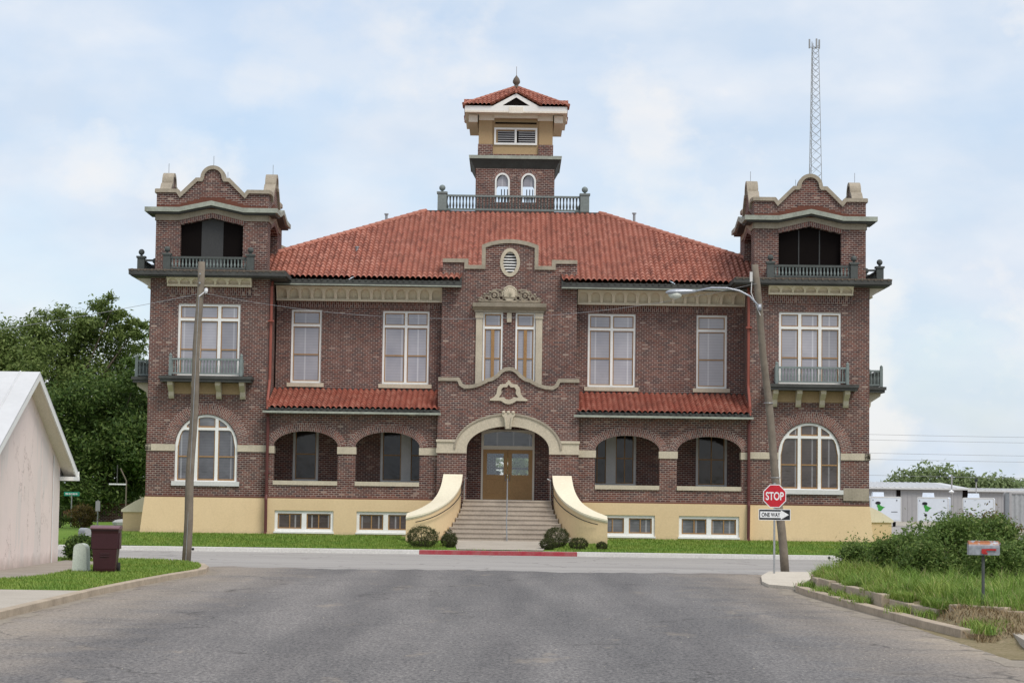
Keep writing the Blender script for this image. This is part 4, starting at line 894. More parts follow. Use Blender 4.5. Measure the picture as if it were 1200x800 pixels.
for s_ in (-1, 1):
    x0, x1 = sorted((QX + s_ * .008, QX + s_ * 1.058)); g0, g1 = x0 + .17, x1 - .17
    b = MB(); b.prism(rect(x0, x1, 2.07, 4.19), -.50, -.43, [rect(g0, g1, 3.12, 4.03), rect(g0, g1, 2.32, 2.93)]); b.prism(rect(g0 + .003, g1 - .003, 2.323, 2.927), -.475, -.45)
    lf = b.build('door', 'door_wood', CH); MB().box(g0, g1, -.47, -.46, 3.12, 4.03).build('door_pane', 'glass_clear', lf)
    h_ = MB(); hx = QX + s_ * .09; h_.tube([(hx, -.50, 2.86), (hx, -.57, 2.88), (hx, -.57, 3.12), (hx, -.50, 3.14)], .016, 6); h_.build('door_handle', 'steel', lf)
# stairs
b = MB(); nst = 9
for i in range(nst):
    z1 = 0.40 + (2.05 - .40) * (i + 1) / nst; y0 = -5.45 + i * .31; f_ = 1 - i / (nst - 1); xw = 1.84 + .78 * f_ ** 1.6
    b.box(QX - xw, QX + xw, y0, y0 + .33 if i < nst - 1 else -.55, 0.3, z1)
    b.box(QX - xw, QX + xw, y0 - .035, y0 - .001, z1 - .055, z1 - .002)
b.build('stairs', 'step_stone', CH)
h_ = MB(); h_.tube([(QX + .02, -5.6, .42), (QX - .02, -5.55, 1.32), (QX - .0, -5.35, 1.42), (QX, -3.0, 2.88), (QX, -2.75, 2.95), (QX, -2.72, 2.05)], .026, 8); h_.build('handrail', 'steel', CH)
for s_ in (-1, 1):
    # flaring cheek wall: (X, Z) along outer and inner edges, measured on the photograph, with their depth
    ox = [2.64, 2.70, 2.82, 3.05, 3.43, 3.75, 4.05]; oz = [3.10, 2.66, 2.30, 1.96, 1.72, 1.58, 1.48]; oy = [-2.85, -3.35, -3.85, -4.4, -4.95, -5.25, -5.4]
    ix = [1.90, 1.93, 2.10, 2.40, 2.95, 3.45, 4.05]; iz = [3.10, 2.68, 2.32, 1.98, 1.64, 1.46, 1.34]; iy = [-2.85, -3.5, -4.2, -4.9, -5.6, -5.9, -6.05]
    tt = np.linspace(0, 6, 25); it = lambda a: np.interp(tt, range(7), a)
    # smooth the samples a little
    def sm(a):
        a = it(a); q = a.copy()
        for _ in range(3): q[1:-1] = (q[:-2] + 2 * q[1:-1] + q[2:]) / 4
        return q
    OX, OZ, OY, IX, IZ, IY = map(sm, (ox, oz, oy, ix, iz, iy))
    def loft(d_top, d_bot, grow, name, m, parent):
        b = MB(); vs = []; n_ = len(tt)
        for i in range(n_):
            o = Vector((OX[i], OY[i])); q = Vector((IX[i], IY[i])); dd = (o - q).normalized() * grow; o = o + dd; q = q - dd
            zb = (OZ[i] - d_bot, IZ[i] - d_bot) if d_bot < 50 else (0.2, 0.2)
            vs += [(s_ * o.x + QX, o.y, OZ[i] - d_top), (s_ * q.x + QX, q.y, IZ[i] - d_top), (s_ * q.x + QX, q.y, zb[1]), (s_ * o.x + QX, o.y, zb[0])]
        fs = [(4 * i + k, 4 * i + (k + 1) % 4, 4 * i + 4 + (k + 1) % 4, 4 * i + 4 + k) for i in range(n_ - 1) for k in range(4)] + [(0, 1, 2, 3), tuple(4 * (n_ - 1) + k for k in range(4))]
        b.add(vs, fs); return b.build(name, m, parent)
    ck = loft(0.13, 99, -.03, 'stair_cheek', 'stucco_yellow', CH)
    loft(0, 0.07, 0.03, 'cheek_coping', 'cream_coping', ck); loft(0.071, 0.129, -.01, 'cheek_moulding', 'cream_coping', ck)
    hr = MB(); hr.tube([(s_ * (IX[i] - .09) + QX, IY[i] - .06, IZ[i] - .26) for i in range(0, 24, 2)], .02, 6); hr.build('side_handrail', 'rubber', CH)
    p = MB(); p.tube([(s_ * 1.80 + QX, -2.9, 2.05), (s_ * 1.80 + QX, -2.9, 2.9), (s_ * 1.66 + QX, -2.9, 2.95)], .022, 6); p.build('rail_post', 'steel', CH)

# ---- corner towers ------------------------------------------------------------------
TH = 2.51
def tower(cx, out):
    """out = -1: the outer side looks west, +1: east. Local frame: centre (0,0), front at y=-TH"""
    C0 = Matrix.Translation((cx, 0.21, 0)); FR = C0
    OS = C0 @ Matrix.Rotation(R(90 * out), 4, 'Z'); IS = C0 @ Matrix.Rotation(R(-90 * out), 4, 'Z'); BK = C0 @ Matrix.Rotation(R(180), 4, 'Z')
    def put(mb, mx, *a, **k): o = mb.build(*a, **k); o.matrix_local = mx; return o
    wx = 0.0
    ag = [(-1.31, 2.6), (1.31, 2.6)] + arc(0, 4.10, 1.31, 1.36, 0, 180, 28)
    W1 = rect(-1.31, 1.31, 7.06, 10.12)
    for mx, op in ((FR, True), (OS, True), (IS, False), (BK, False)):
        e = 0.0 if mx in (FR, BK) else 0.35
        put(MB().prism(rect(-TH + e, TH - e, 2.0, 11.25), -TH, -TH + .35, [ag, W1] if op else []), mx, 'tower_wall', 'brick', CH)
        put(MB().box(-TH - .001 + e, TH + .001 - e, -TH - .03, -TH + .1, 2.002, 2.06), mx, 'base_course', 'brick_ledge', CH)
        if not op: continue
        w1 = window(CH, -1.308, 1.308, 2.60, 5.4, -TH + .05, 3, 4.86, 3.7, 0.10, 'glass_dim' if cx > 0 else 'glass_grey', arch=(4.10, 1.358), mull=.13); w1.matrix_local = mx
        w2 = window(CH, -1.308, 1.308, 7.062, 10.118, -TH + .05, 3, 9.46, 8.2, 0.095, mull=.13); w2.matrix_local = mx
        put(MB().box(-1.42, 1.42, -TH - .09, -TH + .2, 2.47, 2.66), mx, 'window_sill', 'grey_frame', CH)
        pth = arc(0, 4.2, 1.33, 1.28, 180, 0, 32)
        o = ring(CH, pth, 0.46, -TH - .03, -TH + .1); o.matrix_local = mx
        for s_ in (-1, 1):
            x = sorted((s_ * 1.31, s_ * (TH + .045))); put(MB().box(x[0], x[1], -TH - .045, -TH + .2, 3.92, 4.2), mx, 'belt_course', 'limestone', CH)
        # balcony on corbels
        s2 = put(MB().box(-1.95, 1.95, -TH - .82, -TH, 6.92, 7.05).box(-1.9, 1.9, -TH - .76, -TH, 6.80, 6.92), mx, 'balcony', 'eave_dark', CH)
        cb = MB().prism([(-TH, 6.12), (-TH - .12, 6.12), (-TH - .20, 6.22), (-TH - .22, 6.4), (-TH - .45, 6.55), (-TH - .62, 6.66), (-TH - .64, 6.80), (-TH, 6.80)], -.11, .11, axis='x')
        for i, x in enumerate((-1.5, -.5, .5, 1.5)):
            o = cb.build('corbel', 'limestone', s2) if i == 0 else None
            if i == 0: c0 = o
            else: o = c0.copy(); COL.objects.link(o); o.parent = s2
            o.location = (x, 0, 0)
        for x in (-1, 0, 1): MB().box(x - .39, x + .39, -TH - .04, -TH + .02, 6.32, 6.79).build('corbel_panel', 'stucco_ochre', s2)
        rl = MB(); yr = -TH - .68
        rl.box(-1.48, 1.48, yr - .04, yr + .04, 7.70, 7.78); rl.box(-1.48, 1.48, yr - .03, yr + .03, 7.12, 7.18)
        for s_ in (-1, 1):
            rl.box(s_ * 1.48 - .03, s_ * 1.48 + .03, yr + .05, -TH, 7.70, 7.78); rl.box(s_ * 1.48 - .03, s_ * 1.48 + .03, yr + .05, -TH, 7.12, 7.18)
            rl.box(s_ * 1.48 - .06, s_ * 1.48 + .06, yr - .06, yr + .06, 7.05, 7.86); rl.lathe([(.06, 7.86), (.07, 7.92), (.02, 7.99)], s_ * 1.48, yr, 8)
        r2 = rl.build('railing', 'baluster_light', s2); bl = MB()
        for i in range(22):
            x = -1.48 + 2.96 * (i + .5) / 22; bl.lathe([(.03, 7.18), (.034, 7.4), (.02, 7.55), (.03, 7.70)], x, yr, 6)
        for s_ in (-1, 1):
            for i in range(4): bl.lathe([(.03, 7.18), (.034, 7.4), (.02, 7.55), (.03, 7.70)], s_ * 1.48, yr + .14 + .15 * i, 6)
        bl.build('balusters', 'baluster_light', r2)
        # frieze cove under the eave and soldier course
        f = MB(); nb = 7; w_ = 3.56
        f.prism([(-TH + .02, 10.86), (-TH - .04, 10.86), (-TH - .26, 11.2), (-TH + .02, 11.2)], -w_ / 2, w_ / 2, axis='x'); hs = []
        for i in range(nb):
            c_ = -w_ / 2 + w_ / nb * (i + .5); hs.append([(c_ - .21, 10.93), (c_ + .21, 10.93)] + arc(c_, 11.0, .21, .155, 0, 180, 10))
        f.mx = Matrix(((1, 0, 0, 0), (0, 1, -.7, .7 * 10.9), (0, 0, 1, 0), (0, 0, 0, 1)))
        f.prism(rect(-w_ / 2 + .001, w_ / 2 - .001, 10.89, 11.195), -TH - .23, -TH - .01, hs); f.mx = None
        f.box(-w_ / 2, w_ / 2, -TH - .26, -TH, 10.84, 10.889)
        put(f, mx, 'frieze', 'cream_frieze', CH)
        put(MB().box(-1.78, 1.78, -TH - .03, -TH + .05, 10.5, 10.86), mx, 'soldier_course', 'brick_soldier', CH)
        b_ = balustrade(CH, -1.75, 1.75, -TH - .55, 11.50, 12.06, 'baluster_green', 0.30, 0.13, 24, bal='baluster_light'); b_.matrix_local = mx
        rr = MB()
        for s_ in (-1, 1): rr.box(s_ * 1.75 - .05, s_ * 1.75 + .05, -TH - .4, -TH + .15, 11.97, 12.05); rr.box(s_ * 1.75 - .05, s_ * 1.75 + .05, -TH - .4, -TH + .15, 11.53, 11.6)
        put(rr, mx, 'balustrade_return', 'baluster_green', CH)
    # battered plinth
    pl = MB(); zb, zt = 0.0, 2.0; eb, et = TH + .22, TH + .02
    pl.add([(x, y, z) for z, e in ((zb, eb), (zt, et)) for x, y in ((-e, -e), (e, -e), (e, e), (-e, e))], [(0, 1, 2, 3), (4, 5, 6, 7), (0, 1, 5, 4), (1, 2, 6, 5), (2, 3, 7, 6), (3, 0, 4, 7)])
    put(pl, C0, 'tower_plinth', 'stucco_yellow', CH)
    # main eave: slab with dark fascia and tile butts
    E_ = TH + .80; b = MB(); b.box(-E_, E_, -E_, E_, 11.26, 11.42); b.box(-E_ + .08, E_ - .08, -E_ + .08, E_ - .08, 11.20, 11.26); b.box(-E_ + .06, E_ - .06, -E_ + .06, E_ - .06, 11.42, 11.5)
    put(b, C0, 'tower_eave', 'eave_dark', CH)
    d = MB()
    for mx_ in (Matrix.Identity(4), Matrix.Rotation(R(90 * out), 4, 'Z')):
        d.mx = mx_
        for i in range(24):
            x = -E_ + .14 + i * (2 * E_ - .28) / 23; d.tube([(x, -E_ - .03, 11.45), (x, -E_ + .12, 11.47)], .055, 6)
        d.box(-E_ + .1, E_ - .1, -E_ + .03, -E_ + .05, 11.44, 11.49)
    put(d, C0, 'tile_ends', 'finial_stone', CH)
    b = MB()   # slanted soffit on the outer side
    for s_ in (-1, 1):
        pass
    b.prism([(out * (TH + .001), 10.78), (out * (E_ - .12), 11.2), (out * (TH + .001), 11.2)], -TH + .3, TH - .3); put(b, C0, 'soffit_cove', 'soffit_cream', CH)
    # belfry storey
    U = 2.37; inner_e = .32
    op = [(-1.33, 11.5), (1.33, 11.5), (1.33, 13.48), (0, 13.79), (-1.33, 13.48)]
    par = [(-2.37, 14.9), (-1.42, 14.9), (-1.38, 14.80), (-.74, 15.45), (-.52, 15.45)] + [(a, c_) for a, c_ in arc(0, 15.47, .52, .53, 176, 4, 14)] + [(.52, 15.45), (.74, 15.45), (1.38, 14.80), (1.42, 14.9), (2.37, 14.9)]
    par_top = [(-2.42, 15.0), (-1.46, 15.0), (-1.36, 14.86), (-.72, 15.49), (-.54, 15.49)] + arc(0, 15.49, .53, .53, 178, 2, 16) + [(.54, 15.49), (.72, 15.49), (1.36, 14.86), (1.46, 15.0), (2.42, 15.0)]
    low = lambda dz, e: [(max(-e, min(e, x)), z - dz) for x, z in par_top]
    for k, mx in enumerate((FR, OS, BK, IS)):
        e = 0.0 if k % 2 == 0 else inner_e
        outl = [(-U + e, 11.45), (U - e, 11.45)] + [(max(-U + e, min(U - e, x)), z - .1) for x, z in par_top[::-1]]
        put(MB().prism(outl, -U, -U + inner_e, [[(a, c_ if c_ > 11.6 else 11.6) for a, c_ in op]]), mx, 'belfry_wall', 'brick', CH)
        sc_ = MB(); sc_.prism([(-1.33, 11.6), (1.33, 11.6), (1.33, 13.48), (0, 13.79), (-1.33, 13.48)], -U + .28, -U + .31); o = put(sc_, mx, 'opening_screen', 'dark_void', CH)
        if cx < 0: MB().prism([(-.46, 11.6), (.46, 11.6), (.46, 13.67), (0, 13.775), (-.46, 13.67)], -U + .25, -U + .278).build('screen_panel', 'screen_grey', o)
        else:
            for x in (-.44, .44): MB().box(x - .025, x + .025, -U + .25, -U + .278, 11.6, 13.64).build('screen_mullion', 'screen_grey', o)
        # gauged header over the opening, cream band, copper cornice with a gabled middle
        put(MB().strip(densify([(-1.36, 13.72), (0, 14.02), (1.36, 13.72)], 10), densify([(-1.36, 13.49), (0, 13.795), (1.36, 13.49)], 10), -U - .03, -U + .05), mx, 'brick_arch', 'brick_radial', CH)
        xe = 2.37 if k % 2 == 0 else 2.365
        put(MB().strip([(-xe, 13.93), (-1.36, 13.93), (0, 14.24), (1.36, 13.93), (xe, 13.93)], [(-xe, 13.66), (-1.40, 13.66), (0, 14.0), (1.40, 13.66), (xe, 13.66)], -U - .05, -U + .05), mx, 'cornice_band', 'limestone_weathered', CH)
        xc = 2.80 if k % 2 == 0 else 2.36
        tp = [(-xc, 14.18), (-1.36, 14.18), (0, 14.47), (1.36, 14.18), (xc, 14.18)]
        mid_ = [(x, z - .19) for x, z in tp]; bt = [(x, z - .27) for x, z in tp]
        put(MB().strip(tp, mid_, -U - .43, -U + .04), mx, 'tower_cornice', 'copper_green', CH)
        xd = xc - .1 if k % 2 == 0 else xc
        put(MB().strip([(max(-xd, min(xd, x)), z) for x, z in mid_], [(max(-xd, min(xd, x)), z) for x, z in bt], -U - .33, -U + .04), mx, 'cornice_soffit', 'eave_dark', CH)
        st = MB(); hst = .12
        for i in range(7):
            w_ = 2.1 - .26 * i
            if i > 0: st.box(-w_, w_, -U - .05 + .001 * i, -U + .02, 14.20 + (i - 1) * .075, 14.20 + i * .075)
        st.box(-2.36, 2.36, -U - .06, -U + .02, 14.15, 14.30) if k % 2 == 0 else None
        put(st, mx, 'corbelled_course', 'brick_ledge', CH)
        pt = par_top if k % 2 == 0 else [(max(-2.3, min(2.3, x)), z + .002) for x, z in par_top]
        o = coping(pt, .155, -U - .10, -U + inner_e + .06, CH); o.matrix_local = mx
        put(MB().tube([(0, -U + .1, 16.0), (0, -U + .1, 16.45)], .012, 5), mx, 'lightning_rod', 'steel', CH)
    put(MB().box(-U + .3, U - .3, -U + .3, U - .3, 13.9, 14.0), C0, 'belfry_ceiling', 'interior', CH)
    # rear pilaster stack behind the belfry (seen past the inner side)
    x0, x1 = sorted((-out * (U - .4), -out * (U - .02)))
    put(MB().box(x0, x1, U + .002, U + .9, 11.4, 14.0), C0, 'chimney_pier', 'brick', CH)
tower(-12.73, -1)
tower(12.61, 1)
# downpipes
for sx, x in ((-1, -10.12), (1, 10.02)):
    p = MB(); p.tube([(x, -2.46 + .35, 11.1), (x, -2.46 + .15, 10.9), (x, -2.46 + .15, 7.0), (x, -2.46 + .1, 6.9), (x, -3.0, 6.05), (x, -3.02, 5.7)], .06, 8)
    p.box(x - .12, x + .12, -2.48, -2.2, 9.4, 9.46); p.build('downpipe', 'pipe_red', CH)
    q = MB(); q.tube([(x, -2.9, 5.52), (x, -2.66, 5.4), (x, -2.66, 2.15), (x, -2.78, 1.95), (x + sx * -.02, -2.86, .6), (x, -3.05, .48)], .065, 8); q.box(x - .11, x + .11, -2.70, -2.5, 3.0, 3.05); q.build('downpipe', 'pipe_dark', CH)
# cornerstone, side stair walls, small parapets at mid sides
MB().box(14.03, 15.10, -2.36, -2.28, 2.22, 2.74).build('cornerstone', 'limestone_weathered', CH)
for s_, xa in ((-1, -15.2), (1, 15.1)):
    b = MB(); x = sorted((xa, xa + s_ * 1.55)); b.box(x[0], x[1], 1.0, 5.0, 0, 1.35); o = b.build('side_stair_wall', 'stucco_yellow', CH)
    prof = [(xa + s_ * 1.62, 1.30), (xa + s_ * 1.62, 1.40), (xa + s_ * 1.35, 1.58), (xa + s_ * 1.05, 1.76), (xa + s_ * .7, 1.93), (xa, 2.05), (xa, 1.30)]
    MB().prism(prof, .94, 5.06).build('side_stair_coping', 'cream_coping', o)
for s_ in (-1, 1):
    x = sorted((s_ * 10.45, s_ * 12.2)); b = MB(); b.prism([(x[0], 11.5), (x[1], 11.5), (x[1], 14.2), ((x[0] + x[1]) / 2, 14.2), (x[0], 13.85)] if s_ > 0 else [(x[0], 11.5), (x[1], 11.5), (x[1], 13.85), ((x[0] + x[1]) / 2, 14.2), (x[0], 14.2)], 12.0, 12.3); b.build('side_parapet', 'brick', CH)
    pt = [(x[0] - .05, 13.9), ((x[0] + x[1]) / 2, 14.3), (x[1] + .02, 14.3)] if s_ > 0 else [(x[0] - .02, 14.3), ((x[0] + x[1]) / 2, 14.3), (x[1] + .05, 13.9)]
    coping(pt, .2, 11.9, 12.4, CH)
for (x, y, z) in ((-6.9, 2.3, 12.95), (-5.9, 7.0, 15.05), (5.7, 7.4, 15.3)):
    MB().lathe([(.06, z - .3), (.06, z + .15), (.1, z + .16), (.1, z + .22)], x, y, 8).build('roof_vent', 'steel', CH)
#PART2
# ------------------------------------------------------------------ foliage and grass builders
def leaf_cloud(blobs, n, size, spread=0.22, per=22, shell=0.55, flat=1.0):
    """leaf-sized quads gathered in sprays through the volume of several ellipsoids"""
    bl = np.array(blobs, float); wgt = bl[:, 3] * bl[:, 4] + bl[:, 3] * bl[:, 5]; wgt /= wgt.sum()
    nc = max(1, n // per); k = rng.choice(len(bl), nc, p=wgt)
    d = rng.normal(size=(nc, 3)); d /= np.linalg.norm(d, axis=1)[:, None]
    rad = shell + (1.06 - shell) * rng.random(nc) ** 0.7
    ctr = bl[k, :3] + d * bl[k, 3:6] * rad[:, None]
    sc = bl[k, 3:6].mean(axis=1) * spread * rng.uniform(.6, 1.4, nc)
    c = np.repeat(ctr, per, axis=0) + rng.normal(size=(nc * per, 3)) * np.repeat(sc, per)[:, None] * np.array([1, 1, .75])
    m = len(c); nrm = rng.normal(size=(m, 3)) + np.repeat(d, per, axis=0) * 0.5 + np.array([0, 0, .7]); nrm /= np.linalg.norm(nrm, axis=1)[:, None]
    a = np.cross(nrm, rng.normal(size=(m, 3))); a /= np.linalg.norm(a, axis=1)[:, None]; b_ = np.cross(nrm, a)
    s = size * rng.uniform(.55, 1.3, m)[:, None]
    v = np.stack([c - a * s, c - b_ * s * .42 + nrm * s * .1, c + a * s, c + b_ * s * .42 + nrm * s * .1], axis=1).reshape(-1, 3)
    return v, np.arange(m * 4).reshape(-1, 4)
def foliage(name, blobs, n, size, m, parent, floor=None, **k):
    v, f = leaf_cloud(blobs, n, size, **k)
    if floor is not None: v[:, 2] = np.maximum(v[:, 2], floor)
    return np_mesh(name, v, f, m, parent)
def blades(name, pts, h, wdt, m, parent=None, bend=0.5):
    n = len(pts); a = rng.uniform(0, 2 * math.pi, n); hd = np.stack([np.cos(a), np.sin(a), np.zeros(n)], 1); sd = np.stack([-np.sin(a), np.cos(a), np.zeros(n)], 1)
    h = h * rng.uniform(.5, 1.25, n); w_ = (wdt * rng.uniform(.7, 1.3, n))[:, None]; be = (bend * h * rng.uniform(.2, 1.2, n))[:, None]; z = np.array([0, 0, 1.0])
    p = np.asarray(pts)
    v = np.stack([p - sd * w_, p + sd * w_, p + z * (h * .55)[:, None] + hd * be * .35 - sd * w_ * .75, p + z * (h * .55)[:, None] + hd * be * .35 + sd * w_ * .75, p + z * (h * rng.uniform(.75, 1, n))[:, None] + hd * be], 1).reshape(-1, 3)
    i = np.arange(n)[:, None] * 5; f = np.concatenate([i + [0, 1, 3], i + [0, 3, 2], i + [2, 3, 4]], 0)
    return tag(np_mesh(name, v, f, m, parent), kind='stuff')
def inpoly(x, y, poly):
    r = np.zeros(len(x), bool); n = len(poly)
    for i in range(n):
        (x0, y0), (x1, y1) = poly[i], poly[(i + 1) % n]
        if y0 == y1: continue
        r ^= ((y0 > y) != (y1 > y)) & (x < (x1 - x0) * (y - y0) / (y1 - y0) + x0)
    return r
def scatter(n, x0, x1, y0, y1, zf, poly=None, excl=()):
    x = rng.uniform(x0, x1, n); y = rng.uniform(y0, y1, n); k = np.ones(n, bool)
    if poly: k &= inpoly(x, y, poly)
    for e in excl: k &= ~inpoly(x, y, e)
    x, y = x[k], y[k]
    return np.stack([x, y, np.array([zf(a, b) for a, b in zip(x, y)])], 1)
# left verge lawn
vp = [p for p in kin if p[1] > -45.5 and p[0] > -20] + [(-20, -25.1), (-20, -45.4), (-9.2, -45.4)]
path_p = [(-13.6, -42.6), (-12.2, -41.2), (-11.55, -38.2), (-11.75, -31.5), (-12.2, -27.8), (-13.6, -26.9)]
house_p = [(-24, -40), (-13.3, -40), (-13.3, -27), (-24, -27)]
clump = lambda x, y: 0.5 + 0.5 * math.sin(x * 2.3 + math.sin(y * 1.7)) * math.sin(y * 1.9 + x)
o = blades('verge_grass', scatter(64000, -15, -8.2, -45.4, -24.8, lambda x, y: 0.135, vp, (path_p, house_p)), 0.085, .008, 'grass_short', bend=.7)
tag(o, 'short mown green grass of the left corner verge', 'grass')
pad = [(-2.3, -10.4), (1.7, -10.4), (2.7, -5.0), (-2.9, -5.0)]
o = blades('lawn_grass', scatter(90000, -17.5, 17, -10.42, -2.4, lambda x, y: lawn_z(y) - .01, None, (pad, [(-4.4, -6.2), (4.2, -6.2), (4.2, -2), (-4.4, -2)], [(-15.5, -2.5), (15.4, -2.5), (15.4, 0), (-15.5, 0)])), 0.10, .010, 'grass_short', bend=.7)
tag(o, 'mown green lawn in front of the brick courthouse', 'grass')
# tall weeds on the right bed
dirtp = [(7.4, -53.0), (8.4, -53.2), (9.6, -53.4), (12, -54.4), (12, -60), (7.2, -60)]
ex = [dirtp]
zf = lambda x, y: bed_z(x, y) - .02
bedp = [(8.1, -35.6), (8.7, -33.4), (11, -32.0), (16, -33), (16, -54.3), (9.9, -53.4), (8.45, -52.4), (8.05, -46), (7.85, -41), (7.88, -38)]
o = blades('tall_grass', scatter(66000, 7.7, 16, -54, -31, zf, bedp, ex), 0.34, .009, 'grass_tall', bend=1.0); tag(o, 'tall wild green grass spilling over the broken right kerb', 'grass')
tuft = [(rng.uniform(8.3, 13), rng.uniform(-52, -34)) for _ in range(130)]
tp_ = np.concatenate([np.stack([rng.normal(a, .10, 55), rng.normal(b_, .14, 55), np.full(55, bed_z(a, b_) - .02)], 1) for a, b_ in tuft if not inpoly(np.array([a]), np.array([b_]), dirtp)[0]])
o = blades('grass_tufts', tp_, 0.52, .009, 'grass_tall', bend=1.1); tag(o, 'long weed tufts standing above the right verge grass', 'grass')
o = blades('dry_grass', scatter(6000, 7.7, 10.5, -57, -50, lambda x, y: max(.02, bed_z(x, y) - .02), [(7.8, -56.5), (8.1, -51.4), (9.8, -52.2), (10.5, -55), (9, -56.5)]), 0.13, .008, 'grass_dry', bend=1.4); tag(o, 'dead straw coloured grass below the right mailbox', 'grass')
hy = rng.uniform(-52, -36, 9000); hang = np.stack([rng.normal(0, .07, 9000) + np.interp(hy, [-52, -47, -41, -36], [8.28, 7.96, 7.82, 8.0]), hy, np.full(9000, .32)], 1); hang = hang[np.sin(hang[:, 1] * 2.3) + .6 * np.sin(hang[:, 1] * 5.1 + 1) > -.25]
o = blades('kerb_weeds', np.concatenate([hang] + [np.stack([rng.normal(a, .12, 220), rng.normal(b_, .22, 220), np.full(220, .12)], 1) for a, b_ in ((7.62, -46.3), (7.55, -43.4), (7.75, -49.8), (8.3, -54.3), (8.6, -54.5), (9.0, -53.8), (8.15, -55.6), (8.05, -51.4), (9.4, -53.4), (8.9, -52.4), (9.2, -52.3), (8.6, -52.0), (9.7, -53.0), (9.9, -53.9), (10.3, -53.6), (8.75, -53.3), (7.62, -45), (7.52, -41.2), (7.5, -38.6))]), 0.20, .008, 'grass_tall', bend=1.1); tag(o, 'weeds growing out of gaps in the right kerb', 'grass')

xy = [(rng.normal(*((7.0, .9) if rng.random() < .62 else (-8.2, .9))), rng.uniform(-62, -29)) for _ in range(2600)] + [(rng.uniform(-8, 7), rng.uniform(-64, -28)) for _ in range(900)]
cp = np.array([(x, y) for x, y in xy if -8.3 < x < 7.4]); q = len(cp); sz_ = (.004 + .010 * rng.random(q) ** 3)[:, None]
off = np.array([[-1, -1, 0], [1, -1, 0], [1, 1, 0], [-1, 1, 0], [0, 0, 1.0]]); v = (np.c_[cp, np.full(q, .004)][:, None, :] + off[None] * sz_[:, None, :] * rng.uniform(.5, 1.2, (q, 5, 1))).reshape(-1, 3)
ii = np.arange(q)[:, None] * 5; o = np_mesh('gravel_chips', v, np.concatenate([ii + [0, 1, 4], ii + [1, 2, 4], ii + [2, 3, 4], ii + [3, 0, 4]], 0), 'gravel')
tag(o, 'loose pale gravel chips scattered on the asphalt road', 'gravel', kind='stuff')
# ------------------------------------------------------------------ pink house on the left
H = thing('house', 'pale pink stucco house with white metal gable roof at the left edge', 'house', (-13.4, -33.0, 0.1))
yr, rz, sl_ = 0.0, 5.43, .486
WH = 4.9; wz = rz - 0.16 - WH * sl_
MB().prism([(-WH, 0), (WH, 0), (WH, wz), (0, rz - .16), (-WH, wz)], -11, 0, axis='x').build('wall', 'stucco_pink', H)
OVH = .40; RW = 5.6; ze = rz - RW * sl_
r_ = MB(); r_.prism([(-RW, ze), (0, rz), (RW, ze), (RW, ze - .06), (0, rz - .06), (-RW, ze - .06)], -11.4, OVH, axis='x')
for i in range(18):
    x = OVH - .55 - i * .62
    for s_ in (-1, 1): r_.tube([(x, 0, rz + .01), (x, s_ * RW, ze + .01)], .022, 4)
r_.build('roof', 'roof_white', H)
f = MB()
for s_ in (-1, 1):
    f.prism([(s_ * .0, rz - .062), (s_ * RW, ze - .062), (s_ * RW, ze - .24), (0, rz - .24)], OVH - .04, OVH + .0, axis='x')
    f.box(-11.4, OVH + .03, s_ * (RW + .0) - .02, s_ * (RW + .0) + .02, ze - .22, ze + .02)
f.build('fascia', 'white_paint', H)
f = MB()
for s_ in (-1, 1): f.prism([(0, rz - .17), (s_ * RW, ze - .17), (s_ * RW, ze - .20), (0, rz - .20)], .002, OVH - .045, axis='x')
f.box(-11, OVH - .045, WH + .002, RW - .025, ze - .235, ze - .205); f.box(-11, OVH - .045, -RW + .025, -WH - .002, ze - .235, ze - .205)
f.build('soffit', 'soffit_cream', H)
f = MB(); f.box(.001, OVH + .02, WH - .1, RW + .14, ze - .26, ze - .14); f.build('eave_return', 'white_paint', H)
MB().tube([(.03, WH - 1.05, 0), (.03, WH - 1.05, wz + .3)], .018, 6).build('conduit', 'grey_frame', H)

# ------------------------------------------------------------------ street furniture, left
B = thing('trash_bin', 'dark maroon wheeled rubbish bin with a paler lid on the left verge', 'bin', (-10.48, -36.0, 0.14), R(4))
b = MB(); vs = []
for z, wx_, y0, y1 in ((0.05, .29, -.30, .27), (.12, .30, -.32, .29), (.60, .345, -.365, .33), (.605, .355, -.375, .34), (.98, .37, -.40, .36), (1.06, .39, -.42, .385), (1.10, .39, -.42, .385)):
    vs += [(-wx_, y0, z), (wx_, y0, z), (wx_, y1, z), (-wx_, y1, z)]
b.add(vs, [(4 * i + k, 4 * i + (k + 1) % 4, 4 * i + 4 + (k + 1) % 4, 4 * i + 4 + k) for i in range(6) for k in range(4)] + [(3, 2, 1, 0), (24, 25, 26, 27)])
for z in (.42, .46, .50): b.box(-.13, .13, -.368, -.34, z - .008, z + .008)
b.box(-.40, -.36, -.25, .25, .60, 1.0); b.box(.36, .40, -.25, .25, .60, 1.0)
b.build('body', 'bin_maroon', B, bevel=.012)
b = MB(); b.prism([(-.47, 1.09), (-.47, 1.13), (-.3, 1.17), (.2, 1.18), (.36, 1.15), (.38, 1.09)], -.41, .41, axis='x'); b.build('lid', 'bin_lid', B, bevel=.015); B.scale = (.92, .95, 1.05)
b = MB(); b.tube([(-.3, .42, 1.06), (.3, .42, 1.06)], .02, 8); b.build('handle', 'bin_maroon', B)
for s_ in (-1, 1):
    b = MB(); b.mx = Matrix.Translation((s_ * .34, .27, .13)) @ Matrix.Rotation(R(90), 4, 'Y'); b.lathe([(.06, -.035), (.125, -.035), (.13, -.02), (.13, .02), (.125, .035), (.06, .035)], 0, 0, 16); b.build('wheel', 'rubber', B)
P_ = thing('utility_pedestal', 'pale green rounded utility pedestal beside the maroon bin', 'utility box', (-11.2, -35.6, 0.14), R(-6))
